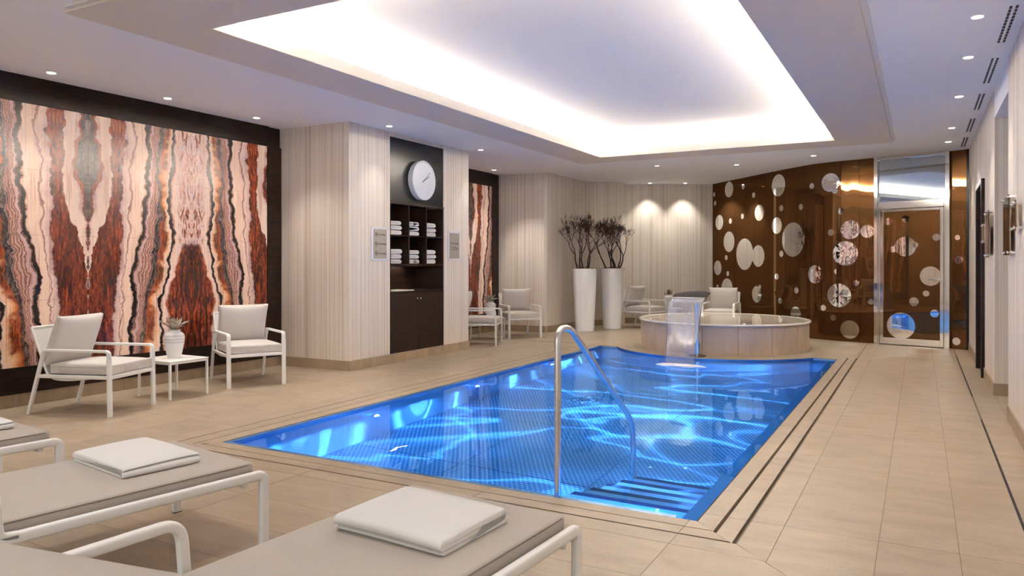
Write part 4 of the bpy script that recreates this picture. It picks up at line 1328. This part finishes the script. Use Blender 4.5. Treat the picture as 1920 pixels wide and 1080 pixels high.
# arch through the top, then down in a straight slope to the steps
path = fillet([(0, 0, -.2), (0, 0, .925), (0, .25, .885 - .02), (0, 1.22, .13), (0, 1.255, -.93)], [0, .13, .13, .16, 0], 10)
path = fillet([(0, 0, -.2), (0, 0, .89), (0, .16, .89), (0, 1.215, .16), (0, 1.25, -.74)], [0, .13, .16, .14, 0], 10)
bm = bmesh.new(); sweep(bm, path, cprofile(.019, 16), side=(1, 0, 0)); bm_obj('rail_tube', bm, 'steel', hr, smooth=True, angle=60)
bm = bmesh.new(); lathe(bm, [(.030, -.2), (.030, -.035), (.020, -.03)], 20); bm_obj('socket', bm, 'rim', hr)

# ------------------------------------------------------------------ planters with branches
def make_planter(name, label, loc, seed, lean):
    rnd = random.Random(seed)
    t = thing(name, label, 'plant', loc)
    bm = bmesh.new(); lathe(bm, [(.172, .0), (.178, .004), (.19, .3), (.212, .8), (.228, 1.150), (.226, 1.156), (.214, 1.156), (.212, 1.10), (.001, 1.10)], 48, cap=False)
    bm.verts.ensure_lookup_table()
    bm_obj('planter', bm, 'planter', t, smooth=True, angle=40)
    bm = bmesh.new()
    for i in range(90):
        a = rnd.uniform(0, 2 * PI); r = .205 * math.sqrt(rnd.random()); l = rnd.uniform(.03, .07)
        x, y = r * math.cos(a), r * math.sin(a); hz = 1.13 + .05 * (1 - r / .2) * rnd.random()
        d = Vector((rnd.uniform(-1, 1), rnd.uniform(-1, 1), rnd.uniform(-.2, .9))).normalized() * l
        sweep(bm, [(x, y, hz), (x + d.x, y + d.y, hz + d.z)], [(.012, 0), (0, .004), (-.012, 0), (0, -.004)], radii=[1, .3])
    lathe(bm, [(.211, 1.115), (.15, 1.14), (.001, 1.15)], 20, cap=False)
    o = bm_obj('bark_mulch', bm, 'mulch', t); o['kind'] = 'stuff'
    def grow(bm, p, d, r, ln, lev):
        n = 3 if lev < 5 else 2
        pts, rad = [p.copy()], [r]
        q = p.copy(); dd = d.copy()
        for i in range(n):
            dd = (dd + Vector((rnd.uniform(-.32, .32), rnd.uniform(-.32, .32), rnd.uniform(-.05, .18)))).normalized()
            q = q + dd * ln / n; pts.append(q.copy()); rad.append(r * (1 - .32 * (i + 1) / n))
        sweep(bm, pts, cprofile(1, 5 if lev < 3 else 3), radii=rad, cap=False)
        if lev >= 5: return
        k = (2, 3, 3, 3, 3, 0)[lev]
        for i in range(k):
            sp_ = .55 if lev < 2 else .5
            nd = (dd + Vector((rnd.uniform(-sp_, sp_), rnd.uniform(-sp_, sp_), rnd.uniform(.0, .35)))).normalized()
            if q.z < 2.31: grow(bm, q, nd, max(.0026, rad[-1] * (.80 if lev < 3 else .72)), ln * rnd.uniform(.62, .85), lev + 1)
    for (x, y, dx, dy) in lean:
        bm = bmesh.new()
        grow(bm, Vector((x, y, 1.12)), Vector((dx, dy, 1)).normalized(), .017, .31, 0)
        bm_obj('branch', bm, 'bark', t, smooth=True)
    return t
Rv = Vector((cY, sY))
def lat(a, b_=0): return (a * Rv.x - b_ * Rv.y, a * Rv.y + b_ * Rv.x)
def leanv(x, dx, y=0., dy=0.): return (*lat(x, y), *lat(dx, dy))
make_planter('potted_branches', 'tall white tapered planter of dark bare branches, left one of the pair', (-5.46, 12.80, 0), 3,
             [leanv(-.12, -.12), leanv(-.03, -.02, .06), leanv(.04, .12, -.04), leanv(.07, .35), leanv(-.08, -.3, -.06, .1)])
make_planter('potted_branches', 'tall white tapered planter of dark bare branches, right one next to the far armchair', (-5.21, 13.56, 0), 11,
             [leanv(-.09, -.32), leanv(.0, -.08, .05), leanv(.05, .08, -.06), leanv(.04, .16, .03), leanv(.12, .62, .04), leanv(.10, .45, -.05)])

# ------------------------------------------------------------------ cushions
def pillow(bm, w, d, t, edge=.25, n=14, pinch=.03, p=4.0, mat=None):
    top, bot = [], []
    for j in range(n + 1):
        rt, rb = [], []
        for i in range(n + 1):
            u = -1 + 2 * i / n; v = -1 + 2 * j / n
            u = math.sin(u * PI / 2); v = math.sin(v * PI / 2)
            x = u * w / 2 * (1 - pinch * (1 - v * v)) ; y = v * d / 2 * (1 - pinch * (1 - u * u))
            k = ((1 - abs(u) ** p) * (1 - abs(v) ** p)) ** .5
            z = t / 2 * (edge + (1 - edge) * k)
            rt.append(bm.verts.new((x, y, z))); rb.append(bm.verts.new((x, y, -z)))
        top.append(rt); bot.append(rb)
    for j in range(n):
        for i in range(n):
            bm.faces.new((top[j][i], top[j][i + 1], top[j + 1][i + 1], top[j + 1][i]))
            bm.faces.new((bot[j][i], bot[j + 1][i], bot[j + 1][i + 1], bot[j][i + 1]))
    for i in range(n):
        bm.faces.new((top[0][i], bot[0][i], bot[0][i + 1], top[0][i + 1])); bm.faces.new((top[n][i], top[n][i + 1], bot[n][i + 1], bot[n][i]))
        bm.faces.new((top[i][0], top[i + 1][0], bot[i + 1][0], bot[i][0])); bm.faces.new((top[i][n], bot[i][n], bot[i + 1][n], top[i + 1][n]))

# ------------------------------------------------------------------ armchair (local x forward, y left)
def make_chair():
    t = thing('armchair', 'x', 'chair')
    HWD = .275
    prof = rprofile(.034, .022, .006)
    for s in (-1, 1):
        y = s * HWD
        # front leg, rear leg, armrest; the armrest carries both bends
        bm = bmesh.new(); sweep(bm, [(.372, y, 0), (.362, y, .47)], rprofile(.042, .026, .006), side=(0, 1, 0)); bm_obj('leg', bm, 'white', t, smooth=True, angle=40)
        bm = bmesh.new(); sweep(bm, [(-.385, y, 0), (-.255, y, .47)], rprofile(.030, .026, .006), side=(0, 1, 0)); bm_obj('leg', bm, 'white', t, smooth=True, angle=40)
        bm = bmesh.new()
        sweep(bm, fillet([(.362, y, .47), (.360, y, .532), (-.238, y, .532), (-.255, y, .47)], .045, 6), rprofile(.038, .022, .006), side=(0, 1, 0)); bm_obj('armrest', bm, 'white', t, smooth=True, angle=40)
    bm = bmesh.new()
    for s in (-1, 1): sweep(bm, [(.36, s * HWD, .318), (-.298, s * HWD, .318)], rprofile(.022, .030, .005), side=(0, 1, 0))
    sweep(bm, [(.362, -HWD, .318), (.362, HWD, .318)], rprofile(.034, .026, .005), side=(0, 0, 1))
    sweep(bm, [(-.27, -HWD, .318), (-.27, HWD, .318)], rprofile(.024, .022, .005), side=(0, 0, 1))
    bm_obj('seat_frame', bm, 'white', t, smooth=True, angle=40)
    # sling shell: seat curve turning up into the back
    cur = fillet([(.34, 0, .322), (-.06, 0, .285), (-.215, 0, .300), (-.375, 0, .715)], [0, .1, .13, 0], 8)
    bm = bmesh.new(); sweep(bm, cur, rprofile(.50, .006, .002, 1), side=(0, 1, 0)); bm_obj('sling', bm, 'sling', t, smooth=True, angle=40)
    bm = bmesh.new()
    for s in (-1, 1): sweep(bm, [tuple(p + Vector((0, s * .252, 0))) for p in cur], cprofile(.010, 8), side=(0, 1, 0))
    sweep(bm, [(-.375, -.252, .715), (-.375, .252, .715)], cprofile(.011, 8))
    bm_obj('back_frame', bm, 'white', t, smooth=True, angle=40)
    bm = bmesh.new(); pillow(bm, .56, .51, .115, edge=.62, pinch=.0, p=3)
    bmesh.ops.translate(bm, verts=bm.verts, vec=(.085, 0, .378)); so = bm_obj('seat_cushion', bm, 'cushion', t, smooth=True, angle=50)
    bm = bmesh.new(); sweep(bm, [(.085 + .281 * a, .257 * b_, .402) for a, b_ in ((1, -1), (1, 1), (-1, 1), (-1, -1))], cprofile(.003, 5), side=(0, 0, 1), cyclic=True); bm_obj('piping', bm, 'cushion', so)
    bm = bmesh.new(); pillow(bm, .44, .51, .17, edge=.16, pinch=.04, p=2.6)
    bmesh.ops.rotate(bm, verts=bm.verts, cent=(0, 0, 0), matrix=Matrix.Rotation(-math.radians(70), 3, 'Y'))
    for v in bm.verts: v.co.x *= 1.0
    bmesh.ops.translate(bm, verts=bm.verts, vec=(-.195, 0, .60))
    # lean backwards: mirror tilt
    bm_obj('back_cushion', bm, 'cushion', t, smooth=True, angle=60)
    return t
chairs = [(-5.87 - .37 * math.cos(math.radians(19)), 4.02 - .37 * math.sin(math.radians(19)), 19, 'white armchair with beige cushions left of the near side table, nearest the camera'),
          (-5.93 - .37 * math.cos(math.radians(-27)), 5.43 - .37 * math.sin(math.radians(-27)), -27, 'white armchair with beige cushions right of the near side table, beside the striped pier'),
          (-5.74 - .37 * math.cos(math.radians(20)), 10.08 - .37 * math.sin(math.radians(20)), 20, 'white armchair half hidden behind the pier corner beyond the towel niche'),
          (-5.81 - .37 * math.cos(math.radians(-45)), 11.09 - .37 * math.sin(math.radians(-45)), -45, 'white armchair in front of the far striped wall, next to the narrow onyx strip'),
          (-4.76, 14.02, -17, 'white armchair partly behind the right tall planter, at the back wall'),
          (-3.16, 13.74, -88, 'white armchair behind the whirlpool, before the spotted brown glass')]
ch0 = make_chair()
for i, (x, y, a, lab) in enumerate(chairs):
    t = ch0 if i == 0 else copy_tree(ch0)
    t.location = (x, y, 0); t.rotation_euler = (0, 0, math.radians(a)); t['label'] = lab; t['group'] = 'white armchairs with beige cushions'

# ------------------------------------------------------------------ side tables, vases
def make_table():
    t = thing('side_table', 'x', 'table')
    bm = bmesh.new(); box(bm, -.235, .235, -.215, .215, .340, .352, .005); bm_obj('tabletop', bm, 'white', t)
    bm = bmesh.new()
    for s in (-1, 1):
        sweep(bm, [(-.22, s * .203, .330), (.22, s * .203, .330)], rprofile(.022, .014, .003), side=(0, 0, 1))
        sweep(bm, [(s * .222, -.20, .330), (s * .222, .20, .330)], rprofile(.022, .014, .003), side=(0, 0, 1))
    bm_obj('apron', bm, 'white', t)
    for sx in (-1, 1):
        for sy in (-1, 1):
            bm = bmesh.new(); sweep(bm, [(sx * .220, sy * .201, 0), (sx * .220, sy * .201, .338)], rprofile(.024, .018, .003), side=(1, 0, 0)); bm_obj('leg', bm, 'white', t, smooth=True, angle=40)
    return t
tb0 = make_table()
for i, (x, y, a, lab) in enumerate(((-6.235, 4.69, 0, 'small square white side table between the two nearest armchairs'),
                                    (-6.32, 10.72, 10, 'small square white side table in the recess beyond the pier'),
                                    (-4.46, 14.78, 28, 'small square white side table at the back wall behind the whirlpool'))):
    t = tb0 if i == 0 else copy_tree(tb0)
    t.location = (x, y, 0); t.rotation_euler = (0, 0, math.radians(a)); t['label'] = lab; t['group'] = 'small white side tables'
def make_vase(label, loc, spiky=False, seed=1):
    rnd = random.Random(seed)
    t = thing('vase', label, 'vase', loc)
    prof = [(.001, 0), (.056, 0), (.060, .005), (.074, .07), (.088, .14), (.093, .185), (.090, .215), (.074, .238), (.056, .246), (.052, .262), (.058, .268), (.052, .270), (.046, .262), (.046, .235)]
    bm = bmesh.new(); lathe(bm, prof, 40, cap=False); bm_obj('body', bm, 'ceramic', t, smooth=True, angle=50)
    for r, z in ((.0895, .150), (.0928, .180), (.0905, .212)):
        bm = bmesh.new(); sweep(bm, [(r * math.cos(2 * PI * i / 32), r * math.sin(2 * PI * i / 32), z) for i in range(32)], cprofile(.0018, 5), side=(0, 0, 1), cyclic=True); bm_obj('grey_band', bm, 'grey', t)
    if not spiky:
        for lev, (n, ln, tilt, wd) in enumerate(((6, .155, 56, .028), (5, .145, 34, .028), (4, .125, 13, .023))):
            for i in range(n):
                a = 2 * PI * i / n + lev * .5 + rnd.uniform(-.2, .2); tl = math.radians(tilt + rnd.uniform(-9, 9))
                bm = bmesh.new(); m_ = 7; L_, R_, Cc = [], [], []
                for k in range(m_ + 1):
                    v = k / m_; w = wd * math.sin(PI * min(1, (v * .86 + .10))) ** .8 * (1 if v < .98 else .02)
                    tt = tl * (.72 + .38 * v)
                    rr = ln * v * math.sin(tt) + .008; zz_ = ln * v * math.cos(tt) + .255 - .0
                    c3 = Vector((rr * math.cos(a), rr * math.sin(a), zz_)); sd = Vector((-math.sin(a), math.cos(a), 0)) * w
                    up = Vector((math.cos(a) * -math.cos(tt), math.sin(a) * -math.cos(tt), math.sin(tt))) * .010
                    L_.append(c3 - sd + up); R_.append(c3 + sd + up); Cc.append(c3)
                def V(p): return bm.verts.new(p)
                Lv, Rw, Cv = [V(p) for p in L_], [V(p) for p in R_], [V(p) for p in Cc]
                Lo, Ro, Co = [V(p - Vector((0, 0, .004))) for p in L_], [V(p - Vector((0, 0, .004))) for p in R_], [V(p - Vector((0, 0, .006))) for p in Cc]
                for k in range(m_):
                    bm.faces.new((Lv[k], Cv[k], Cv[k + 1], Lv[k + 1])); bm.faces.new((Cv[k], Rw[k], Rw[k + 1], Cv[k + 1]))
                    bm.faces.new((Lo[k], Lo[k + 1], Co[k + 1], Co[k])); bm.faces.new((Co[k], Co[k + 1], Ro[k + 1], Ro[k]))
                    bm.faces.new((Lv[k], Lv[k + 1], Lo[k + 1], Lo[k])); bm.faces.new((Rw[k], Ro[k], Ro[k + 1], Rw[k + 1]))
                bm_obj('succulent_leaf', bm, 'leaf', t, smooth=True)
    else:
        for i in range(26):
            a = rnd.uniform(0, 2 * PI); tl = math.radians(rnd.uniform(5, 62)); ln = rnd.uniform(.09, .16)
            d = Vector((math.sin(tl) * math.cos(a), math.sin(tl) * math.sin(a), math.cos(tl)))
            p = Vector((0, 0, .24)); bm = bmesh.new()
            sweep(bm, [p, p + d * ln * .5, p + d * ln + Vector((0, 0, .01))], [(.011, 0), (0, .003), (-.011, 0), (0, -.003)], radii=[.6, 1, .15])
            bm_obj('leaf', bm, 'leafdark', t)
    return t
make_vase('white ringed vase with a beige dried succulent on the near side table', (-6.235, 4.70, .352), False, 1)
make_vase('white ringed vase with a dried succulent on the side table in the recess', (-6.28, 10.74, .352), False, 5)
make_vase('white vase with a spiky brown plant on the side table at the back wall', (-4.46, 14.78, .352), True, 9)

# ------------------------------------------------------------------ sun loungers (local: foot at y=0, head towards -y)
def make_lounger():
    t = thing('sun_lounger', 'x', 'sun lounger')
    RX = .372; LEN = 1.90; TZ = .322
    for s in (-1, 1):
        x = s * RX
        pr = rprofile(.030, .042, .010, 3)
        bm = bmesh.new(); sweep(bm, [(x, .03, 0.004), (x, .03, .25)], pr, side=(1, 0, 0)); lg = bm_obj('leg', bm, 'white', t, smooth=True, angle=40)
        bm = bmesh.new(); box(bm, x - .014, x + .014, .01, .05, 0, .005); bm_obj('glide', bm, 'black', lg)
        bm = bmesh.new(); sweep(bm, [(x, -LEN, 0.004), (x, -LEN, .25)], pr, side=(1, 0, 0)); bm_obj('leg', bm, 'white', t, smooth=True, angle=40)
        bm = bmesh.new(); sweep(bm, fillet([(x, .03, .25), (x, .03, TZ - .004), (x, -LEN, TZ - .004), (x, -LEN, .25)], .06, 8), pr, side=(1, 0, 0)); bm_obj('side_rail', bm, 'white', t, smooth=True, angle=40)
        bm = bmesh.new()
        ap = fillet([(x, -.93, TZ + .002), (x, -.985, TZ + .006), (x, -1.0, .508), (x, -1.62, .508), (x, -1.70, TZ + .006), (x, -1.76, TZ + .002)], [0, .03, .06, .06, .03, 0], 8)
        sweep(bm, ap, rprofile(.030, .032, .009, 3), side=(1, 0, 0)); bm_obj('armrest', bm, 'white', t, smooth=True, angle=40)
    for y in (-.06, -LEN + .04, -1.02):
        bm = bmesh.new(); sweep(bm, [(-RX, y, TZ - .03), (RX, y, TZ - .03)], rprofile(.030, .022, .005), side=(0, 0, 1)); bm_obj('crossbar', bm, 'white', t, smooth=True, angle=40)
    bm = bmesh.new(); box(bm, -.358, .358, -1.06, -.03, TZ - .012, TZ - .006); bm_obj('sling', bm, 'sling', t)
    def matt(name, ln):
        bm = bmesh.new()
        box(bm, -.345, .345, -ln, 0, 0, .058)
        # subdivide then round
        es = [e for e in bm.edges]
        bmesh.ops.bevel(bm, geom=es, offset=.016, segments=4, affect='EDGES', profile=.5)
        return bm
    bm = matt('m', 1.04); bmesh.ops.translate(bm, verts=bm.verts, vec=(0, 0, TZ - .006)); mo = bm_obj('mattress', bm, 'mattress', t, smooth=True, angle=50)
    def piping(z, ya, yb, parent, fx_=None):
        bm = bmesh.new()
        xx = .3445
        pl = [(xx, ya + .02), (xx, yb - .03), (xx - .03, yb), (-xx + .03, yb), (-xx, yb - .03), (-xx, ya + .02)]
        P3 = [Vector((a, b_, z)) for a, b_ in pl]
        sweep(bm, P3, cprofile(.0022, 5), side=(0, 0, 1)); return bm
    bm = piping(TZ - .006 + .050, -1.04, .0005, mo); bm_obj('piping', bm, 'piping', mo)
    ang = math.radians(27)
    bm = matt('b', .80); bmesh.ops.rotate(bm, verts=bm.verts, cent=(0, 0, 0), matrix=Matrix.Rotation(-ang, 3, 'X'))
    bmesh.ops.translate(bm, verts=bm.verts, vec=(0, -1.045, TZ)); bm_obj('backrest_mattress', bm, 'mattress', t, smooth=True, angle=50)
    bm = bmesh.new(); box(bm, -.352, .352, -.80, 0, -.014, -.004); bmesh.ops.rotate(bm, verts=bm.verts, cent=(0, 0, 0), matrix=Matrix.Rotation(-ang, 3, 'X'))
    bmesh.ops.translate(bm, verts=bm.verts, vec=(0, -1.045, TZ)); bm_obj('backrest_frame', bm, 'white', t)
    return t
def mid(a, b_): return ((a[0] + b_[0]) / 2, (a[1] + b_[1]) / 2)
lg0 = make_lounger()
LG = [(-1.43, 2.40, 3.5, 'white framed sun lounger nearest the camera, greige mattress, right one of the three'),
      (-2.92, 2.40, 9.0, 'white framed sun lounger with a greige mattress, middle one of the three'),
      (-4.34, 2.31, 6.0, 'white framed sun lounger with a greige mattress, cut by the left edge of the picture')]
for i, (x, y, a, lab) in enumerate(LG):
    t = lg0 if i == 0 else copy_tree(lg0)
    t.location = (x, y, 0); t.rotation_euler = (0, 0, -math.radians(a)); t['label'] = lab; t['group'] = 'sun loungers at the near end of the pool'

# ------------------------------------------------------------------ towels
def towel_mesh(w, d, layers, th, seed=0, amp=.004):
    """a folded towel: a thick band folded to and fro along x, extruded along y; open ends show at the +x side"""
    rnd = random.Random(seed)
    bm = bmesh.new()
    z = th / 2
    path = []
    hw_ = w / 2 - th * .5
    for k in range(layers):
        a, b_ = (-hw_, hw_) if k % 2 == 0 else (hw_, -hw_)
        ins = rnd.uniform(-.004, .006)
        n = 10
        for i in range(n + 1):
            tt = i / n; x = lerp(a, b_, tt)
            path.append((x - math.copysign(ins, x) if 0 < i < n else x, z + k * th))
        if k < layers - 1:
            sgn = 1 if k % 2 == 0 else -1
            for i in range(1, 6):
                aa = -PI / 2 + PI * i / 6
                path.append((b_ + sgn * math.cos(aa) * th * .55, z + k * th + th / 2 + math.sin(aa) * th / 2))
    P = [Vector((p[0], p[1])) for p in path]
    L_, R_ = [], []
    for i, p in enumerate(P):
        tdir = (P[min(i + 1, len(P) - 1)] - P[max(i - 1, 0)]).normalized(); nn = Vector((-tdir.y, tdir.x)) * th * .43
        L_.append(p + nn); R_.append(p - nn)
    ring = L_ + [P[-1] + (P[-1] - P[-2]).normalized() * th * .4] + R_[::-1] + [P[0] + (P[0] - P[1]).normalized() * th * .4]
    ny = 14; rows = []
    ph = rnd.uniform(0, 6)
    zc_ = layers * th * .5
    for j in range(ny + 1):
        v = j / ny * 2 - 1; edge = 1 - .03 * abs(v) ** 8
        y = d / 2 * math.sin(v * PI / 2)
        row = []
        for k, q in enumerate(ring):
            yy_ = zc_ + (q.y - zc_) * max(.86, (1 - abs(v) ** 6 * .14)) if layers > 1 else q.y
            zz_ = max(.0008, (yy_ - zc_ * .08 * abs(v) ** 8) * edge + amp * (q.y / (layers * th)) * (math.sin(v * 2.2 + ph) + .6 * math.sin(q.x * 9 + ph * 2)) )
            row.append(bm.verts.new((q.x * (1 - .012 * abs(v) ** 6) + amp * .6 * math.sin(v * 3 + ph + q.y * 40), y, zz_)))
        rows.append(row)
    m_ = len(ring)
    for j in range(ny):
        for k in range(m_):
            bm.faces.new((rows[j][k], rows[j][(k + 1) % m_], rows[j + 1][(k + 1) % m_], rows[j + 1][k]))
    c0 = bm.faces.new(rows[0][::-1]); c1 = bm.faces.new(rows[-1])
    bmesh.ops.triangulate(bm, faces=[c0, c1])
    return bm
def towel(label, loc, rot, w, d, layers=3, th=.018, seed=0, group=None):
    bm = towel_mesh(w, d, layers, th, seed)
    o = bm_obj('folded_towel', bm, 'terry', smooth=True, angle=70)
    o.location = loc; o.rotation_euler = (0, 0, math.radians(rot))
    return tag(o, label, 'towel', group)
MZ = .322 - .006 + .058
G_ = 'folded towels on the sun loungers'
towel('thick folded white towel on the sun lounger nearest the camera', (-1.455, 2.04, MZ), -93.5 + 180, .36, .44, 3, .019, 2, G_)
towel('folded white towel on the middle sun lounger', (-3.04, 2.10, MZ), -9, .47, .33, 3, .016, 4, G_)
towel('folded white towel on the sun lounger cut by the left picture edge', (-4.47, 2.07, MZ), -6, .46, .33, 3, .016, 8, G_)
# towels in the pigeonholes
cw = (NY1 - NY0 - .04) / 3
for r, (zb, rn) in enumerate(((1.616, 'upper'), (1.245, 'lower'))):
    for c, cn in enumerate(('left', 'middle', 'right')):
        z = zb
        for k in range(3):
            th = random.uniform(.028, .034)
            bm = towel_mesh(.27, .36, 2, th, r * 20 + c * 5 + k, .003)
            bmesh.ops.rotate(bm, verts=bm.verts, cent=(0, 0, 0), matrix=Matrix.Rotation(PI / 2, 3, 'Z'))
            o = bm_obj('rolled_towel', bm, 'terry', smooth=True, angle=70)
            o.name = 'shelf_towel'
            yc = NY0 + .02 + cw * (c + .5) - .035 + random.uniform(-.006, .012)
            o.location = (PX - .245, yc, z + .001)
            tag(o, 'folded white towel in the %s row, %s pigeonhole, %s of its stack' % (rn, cn, ('bottom', 'middle', 'top')[k]), 'towel', 'folded white towels in the pigeonholes')
            z += th * 2 + .004
